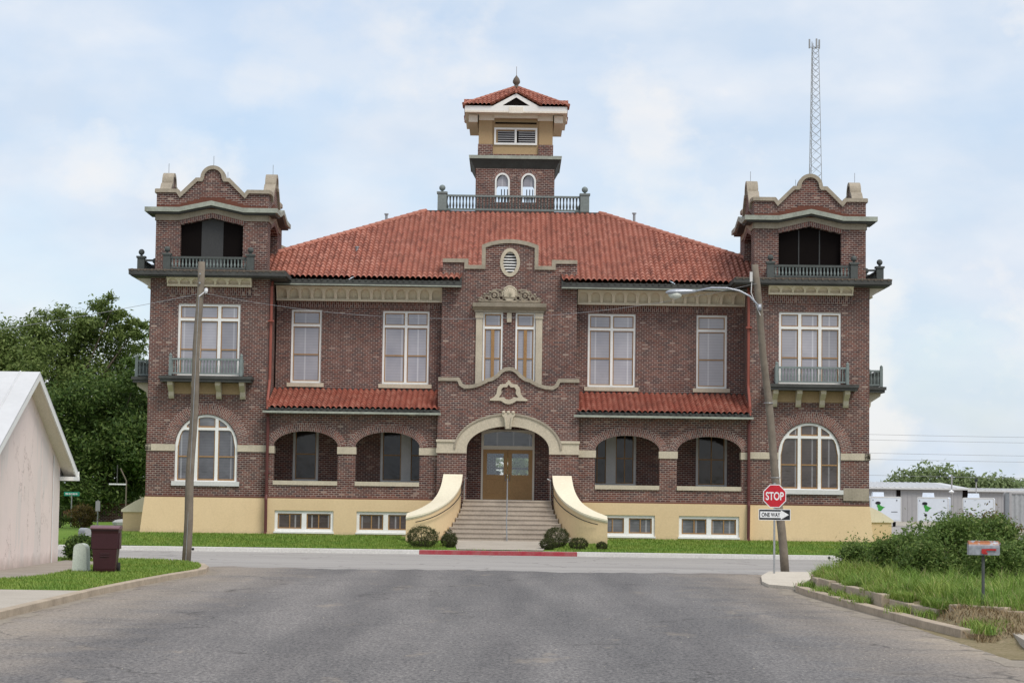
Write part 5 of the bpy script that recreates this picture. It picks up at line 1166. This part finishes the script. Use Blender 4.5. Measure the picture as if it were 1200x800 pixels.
b = MB(); b.prism([(-.205, 0), (.205, 0), (.175, .62)] + [(x, .62 + .135 * math.sqrt(max(0, 1 - (x / .175) ** 2))) for x in np.linspace(.16, -.16, 11)] + [(-.175, .62)], -.15, .15); b.build('cover', 'pedestal_green', P_, bevel=.02)
MB().box(-.22, .22, -.17, .17, -.04, .035).build('base', 'concrete', P_)
Q_ = thing('mailbox', 'small grey mailbox on a thin post beside the pink house', 'mailbox', (-13.42, -25.2, 0.10), R(35))
Q_.location = (-13.45, -23.9, .0)
MB().tube([(0, 0, 0), (0, 0, .80)], .04, 8).build('post', 'pole_wood', Q_)
def mailbox_body(w_, h, l, parent, m):
    b = MB(); b.prism([(-w_ / 2, 0), (w_ / 2, 0), (w_ / 2, h * .55)] + arc(0, h * .55, w_ / 2, h * .45, 0, 180, 12)[1:-1] + [(-w_ / 2, h * .55)], -l / 2, l / 2); return b.build('box', m, parent)
o = mailbox_body(.22, .27, .5, Q_, 'container_grey'); o.location = (0, 0, .80)

def shrub(name, label, cat, x, y, z, rx, ry, h, n, size, m, group=None, ball=False, **k):
    t = thing(name, label, cat, (x, y, z), 0, group)
    if ball: blobs = [(0, 0, h * .52, rx, ry, h * .5)]
    else:
        rs = np.random.default_rng(int(abs(x * 100 + y * 10)) + 3); blobs = [(0, 0, h * .48, rx * .8, ry * .8, h * .48)]
        for i in range(9):
            a = rs.uniform(0, 6.28); q = rs.uniform(.3, .75); hz = rs.uniform(.35, .85)
            blobs.append((math.cos(a) * rx * q, math.sin(a) * ry * q, h * hz, rx * rs.uniform(.25, .42), ry * rs.uniform(.25, .42), h * rs.uniform(.16, .26)))
    foliage('foliage', blobs, n, size, m, t, floor=.01, **k)
    b = MB()
    for i in range(7):
        a = i * .9; b.tube([(math.cos(a) * .05, math.sin(a) * .05, -.03), (math.cos(a) * rx * .3, math.sin(a) * ry * .3, h * .4), (math.cos(a) * rx * .55, math.sin(a) * ry * .55, h * .75)], .022, 5, True, .008)
    b.build('stems', 'bark', t); return t
shrub('hedge_shrub', 'low dark green shrub at the far corner of the pink house', 'shrub', -13.05, -26.6, .12, .50, .5, .78, 8000, .05, 'leaf_tree_dark')

# utility poles ------------------------------------------------------------
PL = thing('utility_pole', 'weathered wooden utility pole on the left verge, almost upright', 'pole', (-9.89, -26.0, 0.1), 0, 'wooden utility poles')
def pole(mesh_top, r0_, r1_, parent):
    b = MB(); T_ = Vector(mesh_top); n_ = 14
    pts = [T_ * (i / n_) + Vector((.02 * math.sin(i * 1.1), .02 * math.cos(i * .9), 0)) for i in range(n_ + 1)]; pts[0] = Vector((0, 0, -.1))
    b.tube(pts, r0_, 12, True, r1_); return b.build('pole', 'pole_wood', parent, True)
pole((.25, 0, 9.29), .14, .105, PL)
b = MB(); b.tube([(.22, -.11, 8.2), (.40, -.16, 8.34), (.44, -.16, 8.30)], .02, 6); b.lathe([(.02, 8.46), (.055, 8.44), (.06, 8.36), (.03, 8.30)], .44, -.16, 10); b.build('insulator', 'sign_white', PL)
b = MB(); b.tube([(.24, -.12, 8.9), (.24, -.16, 8.9)], .03, 6); b.tube([(.235, -.118, 8.62), (.235, -.15, 8.62)], .03, 6); b.tube([(.01, -.135, .0), (.22, -.12, 8.2)], .012, 5); b.build('hardware', 'steel', PL)
PR = thing('utility_pole', 'weathered wooden utility pole leaning left behind the stop sign', 'pole', (8.56, -26.0, 0.05), 0, 'wooden utility poles')
pole((-1.0, 0, 9.5), .135, .10, PR)
b = MB(); b.box(-1.16, -1.08, -.17, -.09, 8.95, 9.25); b.tube([(-1.1, -.12, 8.95), (-1.12, -.16, 8.6), (-.83, -.15, 7.9)], .014, 5); b.build('service_box', 'grey_frame', PR)
b = MB()
for z in (2.9, 5.2): 
    x = -1.0 * z / 9.5; r_ = .155 - .04 * z / 9.5 + .006; b.tube([(x + r_ * math.cos(q), r_ * math.sin(q), z) for q in np.linspace(0, 6.283, 17)], .012, 5)
b.build('steel_band', 'steel', PR)
SL = thing('street_lamp', 'grey cobra head street lamp on a curved arm of the leaning pole', 'street lamp', (7.70, -26.05, 8.2))
b = MB(); b.tube([(0.0, -.1, 0), (-.1, -.12, .12), (-.30, -.13, .34), (-.62, -.14, .5), (-1.0, -.15, .58), (-1.5, -.15, .58), (-2.05, -.15, .46)], .03, 8); b.box(-.06, .06, -.14, .02, -.10, .1); b.build('arm', 'lamp_body', SL, True)
b = MB(); vs = []; n_ = 14
hp_ = [(-1.98, .045, .04), (-2.12, .07, .06), (-2.35, .11, .085), (-2.6, .15, .095), (-2.75, .15, .085), (-2.86, .10, .05), (-2.92, .03, .015)]
for x, ry_, rz_ in hp_: vs += [(x, -.15 + ry_ * math.cos(q), .42 + rz_ * math.sin(q) + (x + 2.9) * .06) for q in np.linspace(0, 2 * math.pi, n_, endpoint=False)]
b.add(vs, [(i * n_ + k, i * n_ + (k + 1) % n_, (i + 1) * n_ + (k + 1) % n_, (i + 1) * n_ + k) for i in range(len(hp_) - 1) for k in range(n_)] + [tuple(range(n_)), tuple((len(hp_) - 1) * n_ + k for k in range(n_))]); b.build('lamp_head', 'lamp_body', SL, True)
b = MB(); b.lathe([(.02, -.16), (.10, -.13), (.14, -.06), (.145, .02)], 0, 0, 14); o = b.build('lens', 'lamp_lens', SL, True); o.location = (-2.62, -.15, .38); o.scale = (1.5, .9, 1)
def wire(name, label, p0, p1, sag, r_, m='wire_black', group=None, cat='cable'):
    P0, P1 = Vector(p0), Vector(p1); pts = [P0.lerp(P1, t_) - Vector((0, 0, sag * 4 * t_ * (1 - t_))) for t_ in np.linspace(0, 1, 25)]
    c = (P0 + P1) / 2; o = MB().tube([p - P0 for p in pts], r_, 5).build(name, m); o.location = P0
    return tag(o, label, cat, group)
wire('cable', 'thin service cable slung across the courthouse front between the two wooden poles', (-9.6, -26.1, 8.42), (7.62, -26.1, 8.95), .95, .0055, 'wire_grey')
wire('cable', 'thin service cable running left from the left pole over the pink house', (-9.75, -26.0, 8.38), (-24, -26.0, 6.2), .25, .007, 'wire_grey')

# ------------------------------------------------------------------ text helper and the stop sign
def text(name, s, h, width, loc, m, parent):
    cu = bpy.data.curves.new(name, 'FONT'); cu.body = s; cu.align_x = 'CENTER'; cu.align_y = 'CENTER'; cu.extrude = .002; cu.offset = .02
    o = bpy.data.objects.new(name, cu); COL.objects.link(o); bpy.context.view_layer.update()
    me = bpy.data.meshes.new_from_object(o.evaluated_get(bpy.context.evaluated_depsgraph_get())); bpy.data.objects.remove(o)
    co = np.empty(len(me.vertices) * 3, np.float32); me.vertices.foreach_get('co', co); co = co.reshape(-1, 3)
    mn, mx_ = co.min(0), co.max(0); co = (co - (mn + mx_) / 2); co[:, 0] *= width / (mx_[0] - mn[0]); co[:, 1] *= h / (mx_[1] - mn[1])
    v = np.stack([co[:, 0], -co[:, 2], co[:, 1]], 1) + np.array(loc); me.vertices.foreach_set('co', v.astype(np.float32).ravel()); me.update()
    me.materials.clear(); me.materials.append(MATS[m]); o = bpy.data.objects.new(name, me); COL.objects.link(o); o.parent = parent; return o
SS = thing('stop_sign', 'red octagonal STOP sign above a ONE WAY arrow sign on a steel post', 'road sign', (7.97, -28.0, 0.0), R(2))
b = MB(); b.box(-.028, .028, -.02, .02, 0, 2.76); b.box(-.034, .034, -.025, .025, 2.70, 2.78); b.build('post', 'steel', SS)
octo = lambda r_: [(r_ * math.cos(R(22.5 + 45 * i)), 2.385 + r_ * math.sin(R(22.5 + 45 * i))) for i in range(8)]
RO = .345 / math.cos(R(22.5))
sp_ = MB().prism(octo(RO), -.035, -.030).build('stop_panel', 'sign_white', SS); MB().prism(octo(RO - .026), -.0385, -.0355).build('face', 'sign_red', sp_)
text('lettering', 'STOP', .245, .54, (0, -.042, 2.385), 'sign_white', sp_)
ow = MB().prism(rect(-.48, .48, 1.665, 1.995), -.035, -.030).build('one_way_panel', 'sign_white', SS); MB().prism(rect(-.462, .462, 1.682, 1.978), -.0385, -.0355).build('face', 'sign_black', ow)
MB().prism([(-.435, 1.735), (.185, 1.735), (.185, 1.69), (.43, 1.83), (.185, 1.97), (.185, 1.925), (-.435, 1.925)], -.042, -.039).build('arrow', 'sign_white', ow)
text('lettering', 'ONE WAY', .125, .56, (-.11, -.0455, 1.83), 'sign_black', ow)

# right mailbox -------------------------------------------------------------
MBX = thing('mailbox', 'rusty grey metal mailbox with red flag on a thin post in tall grass', 'mailbox', (8.9, -52.0, 0.33), R(90))
MBX.rotation_euler = (0, 0, R(-93))
MB().tube([(0, 0, -.05), (0, 0, 1.03)], .03, 8).build('post', 'pipe_dark' if False else 'baluster_green', MBX)
o = mailbox_body(.22, .265, .56, MBX, 'mailbox_metal'); o.location = (0, 0, 1.02)
b = MB(); b.box(.111, .128, -.02, .06, 1.035, 1.07); b.box(.128, .134, -.05, .04, 1.05, 1.135); b.box(.128, .134, .04, .22, 1.105, 1.14); b.tube([(.108, .20, 1.12), (.138, .20, 1.12)], .02, 8); b.build('flag', 'mailbox_red', MBX)
b = MB(); b.box(-.11, .11, .281, .291, 1.03, 1.23); b.box(-.02, .02, .29, .32, 1.21, 1.26); b.build('door', 'mailbox_metal', MBX)

# shrubs on the right --------------------------------------------------------
RB = [(9.15, -36.0, .62, 1.02, 'leafy green shrub at the left end of the right hedge row', 1.0), (9.75, -38.6, .72, 1.2, 'leafy green shrub second from the left end of the right hedge row', 1.0),
      (10.55, -37.6, .8, 1.38, 'tall leafy shrub behind the right hedge row, in front of the middle white trailer', 1.0), (10.75, -40.6, .85, 1.50, 'leafy green shrub left of and behind the rusty mailbox', 1.0),
      (11.5, -39.6, .9, 1.58, 'leafy green shrub right of and behind the rusty mailbox', 1.0), (10.0, -41.6, .7, 1.12, 'short leafy shrub at the front middle of the right hedge row', 1.0),
      (11.1, -43.2, .75, 1.1, 'short leafy shrub just behind the rusty mailbox', 1.0), (12.3, -40.5, .65, 1.15, 'leafy green shrub at the right end of the right hedge row', 1.0)]
for x, y, r_, h, lab, _ in RB: shrub('leafy_shrub', lab, 'shrub', x, y, bed_z(x, y) - .03, r_, r_, h, int(9500 * r_ * h), .048, 'leaf_bush', 'shrubs of the right hedge row', spread=.30, per=16)
shrub('russet_shrub', 'brownish red leaved round shrub showing behind the right hedge row', 'shrub', 13.9, -30.0, .05, 1.05, 1.0, 1.95, 8000, .05, 'leaf_russet')

# clipped bushes along the kerb in front of the stairs ------------------------------------
CB = [(499, .58, .82, 'largest clipped round bush, left of the courthouse steps'), (530, .30, .52, 'small clipped bush between the largest bush and the entrance walk'), (655.5, .46, .78, 'large clipped round bush right of the courthouse steps'),
      (645.5, .31, .44, 'small clipped bush touching the large right bush on its walk side'), (681, .35, .47, 'medium clipped bush right of the large bush on the right'), (708, .20, .33, 'smallest clipped bush at the right end of the row')]
for px, r_, h, lab in CB:
    y = {655.5: -8.0, 530: -8.8}.get(px, -9.2); x = .05 + (px - 600) / 2500 * (92 + y) - .0
    shrub('clipped_bush', lab, 'bush', x, y, lawn_z(y) - .02, r_, r_, h, int(15000 * r_ * h) + 1500, .024, 'leaf_topiary', 'clipped bushes by the courthouse steps', ball=True, spread=.07, shell=.86, per=10)
shrub('clipped_bush', 'tiny bush half hidden behind the small bush left of the walk', 'bush', -2.28, -8.1, lawn_z(-8.1), .24, .24, .62, 1500, .028, 'leaf_topiary', 'clipped bushes by the courthouse steps', ball=True, spread=.10, shell=.8, per=10)
b = MB()
for (x, z) in ((-11.9, .05), (12.15, .05)):
    b = MB(); b.tube([(x, -11.006, z + .03), (x, -10.99, z + .03)], .05, 12); tag(b.build('kerb_drain', 'sign_black'), kind='structure')

# ------------------------------------------------------------------ background, left
shrub('russet_shrub', 'round reddish brown shrub on the lawn left of the courthouse', 'shrub', -19.9, 8.0, .42, .56, .55, 1.05, 2600, .06, 'leaf_russet', ball=True, spread=.16, shell=.7)
shrub('lawn_shrub', 'dark green shrub left of the round reddish brown one', 'shrub', -20.9, 7.6, .42, .55, .55, 1.05, 2600, .06, 'leaf_tree_dark')
G_ = thing('garden_wall', 'low dark brown brick wall under the trees left of the courthouse', 'wall', (-22.5, 33.0, 0.1))
MB().box(-2.6, 3.4, -.12, .12, 0, 1.22).build('wall', 'brick_garden', G_); MB().box(-2.65, 3.45, -.16, .16, 1.22, 1.30).build('wall_coping', 'brick_ledge', G_)
T_ = thing('outbuilding', 'small terracotta coloured flat roofed building beyond the pink house', 'building', (-29.5, 52.0, 0.1))
MB().prism(rect(-4, 2.3, 0, 2.25), -2.5, 2.5, [rect(1.3, 1.85, .35, 1.75)]).build('wall', 'terracotta_wall', T_); MB().box(-4.1, 2.4, -2.6, 2.6, 2.25, 2.36).build('roof', 'brick_ledge', T_); MB().box(1.3, 1.85, -2.45, -2.4, .35, 1.75).build('door', 'siding_grey', T_)
Z_ = thing('street_sign', 'green street name sign on a thin post left of the courthouse', 'street sign', (-21.45, 13.0, .4))
MB().tube([(0, 0, 0), (0, 0, 1.62)], .03, 6).build('post', 'steel', Z_); pn = MB().box(-.38, .38, -.015, .015, 1.5, 1.70).build('panel', 'sign_green', Z_)
b = MB()
for i, w_ in enumerate((.07, .05, .06, .04, .06, .05, .05)): b.box(-.31 + i * .088, -.31 + i * .088 + w_, -.02, -.016, 1.56, 1.64)
b.box(-.32, .3, -.02, -.0165, 1.575, 1.585); b.build('lettering', 'sign_white', pn)
Z_ = thing('sign_post', 'grey back of a small sign on a post before the dark brick wall', 'sign', (-20.15, 13.0, .42))
MB().tube([(0, 0, 0), (0, 0, 1.3)], .035, 6).build('post', 'steel', Z_); MB().box(-.11, .11, -.05, -.03, .75, 1.25).build('panel', 'siding_grey', Z_)
Z_ = thing('basketball_hoop', 'basketball hoop with pale backboard edge under the dark trees', 'basketball hoop', (-21.3, 27.0, .2))
b = MB(); b.tube([(0, 0, 0), (0, 0, 2.5), (-.35, 0, 3.2)], .04, 6); b.build('post', 'pole_wood', Z_); MB().box(-.95, -.0, -.08, -.03, 2.28, 2.36).build('backboard', 'sign_white', Z_)
b = MB(); b.tube([(-.5, -.08, 2.4), (-.5, -.08, 3.4)], .035, 6); b.build('support', 'eave_dark', Z_)
b = MB(); vs = leaf = None; b.lathe([(.05, -.05), (.5, .0), (.55, .18), (.4, .32), (.12, .38)], 0, 0, 9); o = b.build('boulder', 'boulder'); o.scale = (1.1, .7, .8); o.location = (-20.05, 19.5, .4); tag(o, 'pale rounded boulder on the lawn left of the courthouse', 'boulder')
def tree(label, Y, blobs_px, n, size, m, trunk_px, group):
    d = 92 + Y; s = 2500 / d; X = lambda px: .05 + (px - 600) / s; Zf = lambda px, py: 2.4 + (576 + (px - 600) * .01396 - py) / s
    tx = X(trunk_px); t = thing('tree', label, 'tree', (tx, Y, .2), 0, group)
    bl = []
    for px, py, r_ in blobs_px:
        bl.append((X(px) - tx, rng.uniform(-2.2, 2.2), Zf(px, py) - .2, r_ / s, r_ / s * 1.25, r_ / s * .85))
    foliage('crown', bl, n, size, m, t, spread=.20, per=150, shell=.5)
    b = MB(); top = max(q[2] for q in bl)
    b.tube([(0, 0, -.2), (.1, 0, 1.5), (.0, .1, top * .35), (.2, 0, top * .6)], [.45, .33, .27, .12], 9)
    for q in bl: b.tube([(0.05, 0, top * .28), (q[0] * .45, q[1] * .4, top * .28 + (q[2] - top * .28) * .55), (q[0], q[1], q[2])], [.10, .06, .02], 6)
    b.build('trunk', 'bark', t, True); return t
tree('big spreading light green tree at the left, behind the pink house', 40, [(30, 402, 36), (72, 388, 33), (110, 380, 28), (133, 364, 17), (148, 396, 26), (60, 432, 44), (12, 446, 40), (105, 428, 42), (-20, 430, 45), (-5, 410, 26), (160, 385, 14)], 52000, .135, 'leaf_tree_light', 70, 'trees left of the courthouse')
tree('dense darker green tree between the pink house and the courthouse', 34, [(100, 478, 44), (140, 468, 36), (168, 442, 22), (120, 522, 46), (155, 515, 38), (62, 488, 36), (165, 556, 30), (112, 562, 38), (185, 480, 30), (90, 540, 30), (180, 530, 34)], 60000, .13, 'leaf_tree_dark', 128, 'trees left of the courthouse')
tree('pale green tree standing behind the courthouse, glimpsed through its glazed front doors', 62, [(590, 560, 40), (615, 548, 44), (560, 560, 40), (645, 560, 36)], 7000, .22, 'leaf_far', 600, 'trees behind the courthouse')
tree('dark low tree filling the shade behind the brick wall', 44, [(60, 560, 40), (100, 590, 30), (140, 580, 34), (20, 550, 44), (170, 590, 30), (120, 540, 36), (165, 500, 40), (80, 500, 40)], 30000, .16, 'leaf_tree_dark', 105, 'trees left of the courthouse')

# ------------------------------------------------------------------ background, right
def warehouse(label, x, y, wdt, dep, h, pitch, doors):
    t = thing('warehouse', label, 'warehouse', (x, y, 0)); b = MB(); b.box(0, wdt, 0, dep, 0, h)
    for i in range(int(wdt / .45)): b.box(i * .45 + .1, i * .45 + .2, -.03, 0, .1, h - .05)
    b.build('wall', 'siding_grey', t)
    b = MB(); b.add([(-.2, -.4, h + .02), (wdt + .3, -.4, h + .02), (wdt + .3, dep, h + pitch), (-.2, dep, h + pitch), (-.2, -.4, h - .16), (wdt + .3, -.4, h - .16), (wdt + .3, dep, h + pitch - .15), (-.2, dep, h + pitch - .15)], [(0, 1, 2, 3), (4, 5, 6, 7), (0, 1, 5, 4), (1, 2, 6, 5), (2, 3, 7, 6), (3, 0, 4, 7)])
    for i in range(int(wdt / .6)): b.tube([(i * .6, -.42, h + .03), (i * .6, dep, h + pitch + .01)], .05, 4)
    b.build('roof', 'roof_white', t)
    for x0, x1, z1 in doors: MB().box(x0, x1, -.06, -.035, 0, z1).build('door', 'dark_void', t)
    return t
warehouse('grey metal warehouse with pale ribbed roof behind the white trailers', 30.0, 118, 14.9, 14, 3.35, .62, [(8.0, 8.4, 3.1), (14.5, 15.0, 3.2)])
warehouse('lower grey metal warehouse at the right edge with a dark strip under its roof', 47.5, 146, 40, 20, 3.3, .5, [(0.2, 40, .0001)])
MB_ = None
def trailer(label, x, y, rz, emblem):
    t = thing('trailer', label, 'trailer', (x, y, 0), R(rz), 'white box trailers')
    b = MB(); b.prism([(-1.22, .45), (1.22, .45), (1.22, 2.36), (1.12, 2.45), (-1.12, 2.45), (-1.22, 2.36)], 0, 5.2); b.build('body', 'trailer_white', t)
    b = MB()
    for s_ in (-1, 1): b.box(s_ * 1.23 - .03, s_ * 1.23 + .03, -.02, .06, .45, 2.4)
    b.box(-1.2, 1.2, -.02, .06, 2.34, 2.44); b.box(-1.2, 1.2, -.02, .06, .42, .52); b.build('trim', 'grey_frame', t)
    d = MB(); d.box(-1.16, 1.16, -.03, -.005, .54, 2.32); d.build('ramp_door', 'trailer_white', t)
    h = MB(); h.box(.45, .95, -.05, -.03, 1.2, 1.24); h.box(-1.05, -1.0, -.05, -.03, 2.1, 2.2); h.box(.85, .93, -.05, -.03, 2.1, 2.2); h.build('latch', 'sign_black', t)
    b = MB(); b.prism([(-.9, 2.45), (.05, 2.45), (.0, 2.80), (-.85, 2.80)], 1.2, 2.0); b.build('roof_vent', 'trailer_white', t)
    for s_ in (-1, 1):
        w_ = MB(); w_.mx = Matrix.Translation((s_ * 1.12, 3.0, .34)) @ Matrix.Rotation(R(90), 4, 'Y'); w_.lathe([(.1, -.09), (.33, -.09), (.34, 0), (.33, .09), (.1, .09)], 0, 0, 14); w_.build('wheel', 'rubber', t)
    MB().box(-1.235, -1.222, .6, 1.0, 1.2, 2.1).build('side_window', 'sign_black', t)
    if emblem:
        g = MB(); g.prism([(-.55, 1.95), (-.42, 1.72), (-.2, 1.62), (-.05, 1.6), (-.2, 1.5), (-.38, 1.28), (-.6, 1.3), (-.62, 1.5), (-.72, 1.7)], -.045, -.035); g.build('emblem', 'emblem_green', t)
        g = MB(); g.prism(arc(-.62, 1.92, .22, .13, 0, 360, 14)[:-1], -.05, -.047); g.prism(arc(-.55, 1.0, .12, .1, 0, 360, 14)[:-1], -.05, -.047); g.build('emblem_spot', 'sign_black', t)
    return t
trailer('white box trailer partly hidden behind the courthouse corner, with a green and black emblem', 30.45, 81, -2, True)
trailer('middle white box trailer with a green and black emblem and its side showing', 34.25, 81, -14, True)
trailer('white box trailer without emblem, rightmost of the three', 38.05, 81.5, -14, False)
C_ = thing('shipping_container', 'grey corrugated shipping container at the right edge', 'container', (38.0, 58.0, .3), R(-4))
b = MB(); n_ = 34; xs = np.linspace(-3.0, 3.0, n_ * 2); b.prism([(x, (-1.2 if (i // 1) % 4 < 2 else -1.16)) for i, x in enumerate(xs)] + [(3.0, 1.2), (-3.0, 1.2)], 0, 2.5, axis='z'); b.build('body', 'container_grey', C_)
b = MB()
for x in (-3.0, 3.0):
    for y in (-1.2, 1.2): b.box(x - .08, x + .08, y - .08, y + .08, -.02, 2.58)
b.box(-3, 3, -1.24, -1.12, 2.44, 2.56); b.box(-3, 3, -1.24, -1.12, -.02, .12); b.build('frame', 'siding_grey', C_)
def far_tree(label, x, y, blobs, n):
    t = thing('tree', label, 'tree', (x, y, 0), 0, 'trees beyond the warehouses'); foliage('crown', blobs, n, .30, 'leaf_far', t, spread=.28, per=20, shell=.5)
    b = MB(); b.tube([(0, 0, -.1), (.1, 0, 1.6), (0, 0, 3.6)], .25, 7, True, .1); b.build('trunk', 'bark', t)
far_tree('pale green broad tree behind the first warehouse', 49.5, 158, [(-2.5, 0, 3.9, 2.6, 2, 1.4), (0, 0, 4.3, 2.8, 2, 1.6), (2.5, 0, 4.0, 2.4, 2, 1.4), (-4.2, 0, 3.3, 1.6, 1.5, .9), (4.6, 0, 3.6, 1.8, 1.6, 1.0)], 5200)
far_tree('small pale green tree above the lower warehouse roof', 56.6, 158, [(0, 0, 3.7, 2.4, 1.8, 1.1), (1.6, 0, 3.6, 1.6, 1.5, .9), (-1.8, 0, 3.5, 1.7, 1.5, .9)], 3200)
far_tree('small dark tree peeking over the far right warehouse roof', 62.5, 170, [(0, 0, 3.3, 1.6, 1.5, 1.0), (1.4, 0, 3.2, 1.3, 1.2, .8)], 1800)
L_ = thing('yard_light', 'slim yard light pole with a round lamp before the grey warehouse', 'lamp post', (42.2, 112, 0)); MB().tube([(0, 0, 0), (0, 0, 4.6)], .07, 6).build('pole', 'siding_grey', L_); b = MB(); b.tube([(0, 0, 3.2), (-.1, -.35, 3.15)], .04, 6); b.lathe([(.05, 3.16), (.28, 3.0), (.22, 2.9), (.02, 2.86)], -.1, -.35, 10); b.build('lamp_head', 'sign_white', L_)
L_ = thing('yard_light', 'dark slim pole with a small lamp at the lower warehouse', 'lamp post', (44.1, 110, 0)); MB().tube([(0, 0, 0), (0, 0, 4.0)], .06, 6).build('pole', 'siding_grey', L_); b = MB(); b.lathe([(.06, 3.95), (.16, 4.0), (.16, 4.22), (.05, 4.26)], 0, 0, 8); b.build('lamp_head', 'sign_black', L_)
for z0, z1, lab in ((7.15, 7.3, 'topmost'), (6.75, 6.85, 'second from the top'), (5.75, 5.9, 'third from the top'), (5.3, 5.4, 'fourth from the top'), (4.1, 4.2, 'lowest')):
    wire('power_line', lab + ' power line in the sky right of the courthouse', (20, 68, z0), (75, 72, z1 + .2), .25, .012, 'wire_grey', 'power lines right of the courthouse', 'power line')
PP = thing('utility_pole', 'distant wooden pole at the far right carrying the power lines', 'pole', (75, 72, 0)); MB().tube([(0, 0, -.1), (0, 0, 8)], .15, 8, True, .11).build('pole', 'pole_wood', PP); MB().box(-.08, .08, -1.1, 1.1, 7.3, 7.45).build('crossarm', 'pole_wood', PP)
PP = thing('utility_pole', 'distant wooden pole carrying the power lines, hidden behind the courthouse', 'pole', (20, 68, 0)); MB().tube([(0, 0, -.1), (0, 0, 7.6)], .15, 8, True, .11).build('pole', 'pole_wood', PP); MB().box(-.08, .08, -1.1, 1.1, 7.1, 7.25).build('crossarm', 'pole_wood', PP)
# lattice radio mast
A_ = thing('radio_mast', 'tall thin steel lattice radio mast rising behind the right tower', 'radio mast', (19.45, 45.0, 0))
mast = lambda z: (.62 if z < 18 else .62 - .36 * (z - 18) / 14.0) if z < 32 else .26
pt_ = lambda k, z: Vector((mast(z) * math.cos(R(90 + 120 * k + 14)), mast(z) * math.sin(R(90 + 120 * k + 14)), z)) + Vector((.0 + .0 * z, 0, 0))
for k in range(3): MB().tube([pt_(k, z) for z in (0, 18, 25, 31.8)], .022, 6).build('leg', 'lattice_steel', A_)
b = MB(); z = 0.5
while z < 31.5:
    st_ = mast(z) * 1.25
    for k in range(3):
        b.tube([pt_(k, z), pt_((k + 1) % 3, min(z + st_, 31.8))], .011, 4); b.tube([pt_((k + 1) % 3, z), pt_(k, min(z + st_, 31.8))], .011, 4)
    z += st_
b.build('bracing', 'lattice_steel', A_)
for dx, dy in ((-.33, 0), (.32, .1), (.1, -.2)):
    b = MB(); b.box(dx - .05, dx + .05, dy - .04, dy + .04, 31.4, 32.0); b.tube([(dx, dy, 31.5), (0, 0, 31.4)], .02, 5); b.build('antenna', 'lattice_steel', A_)
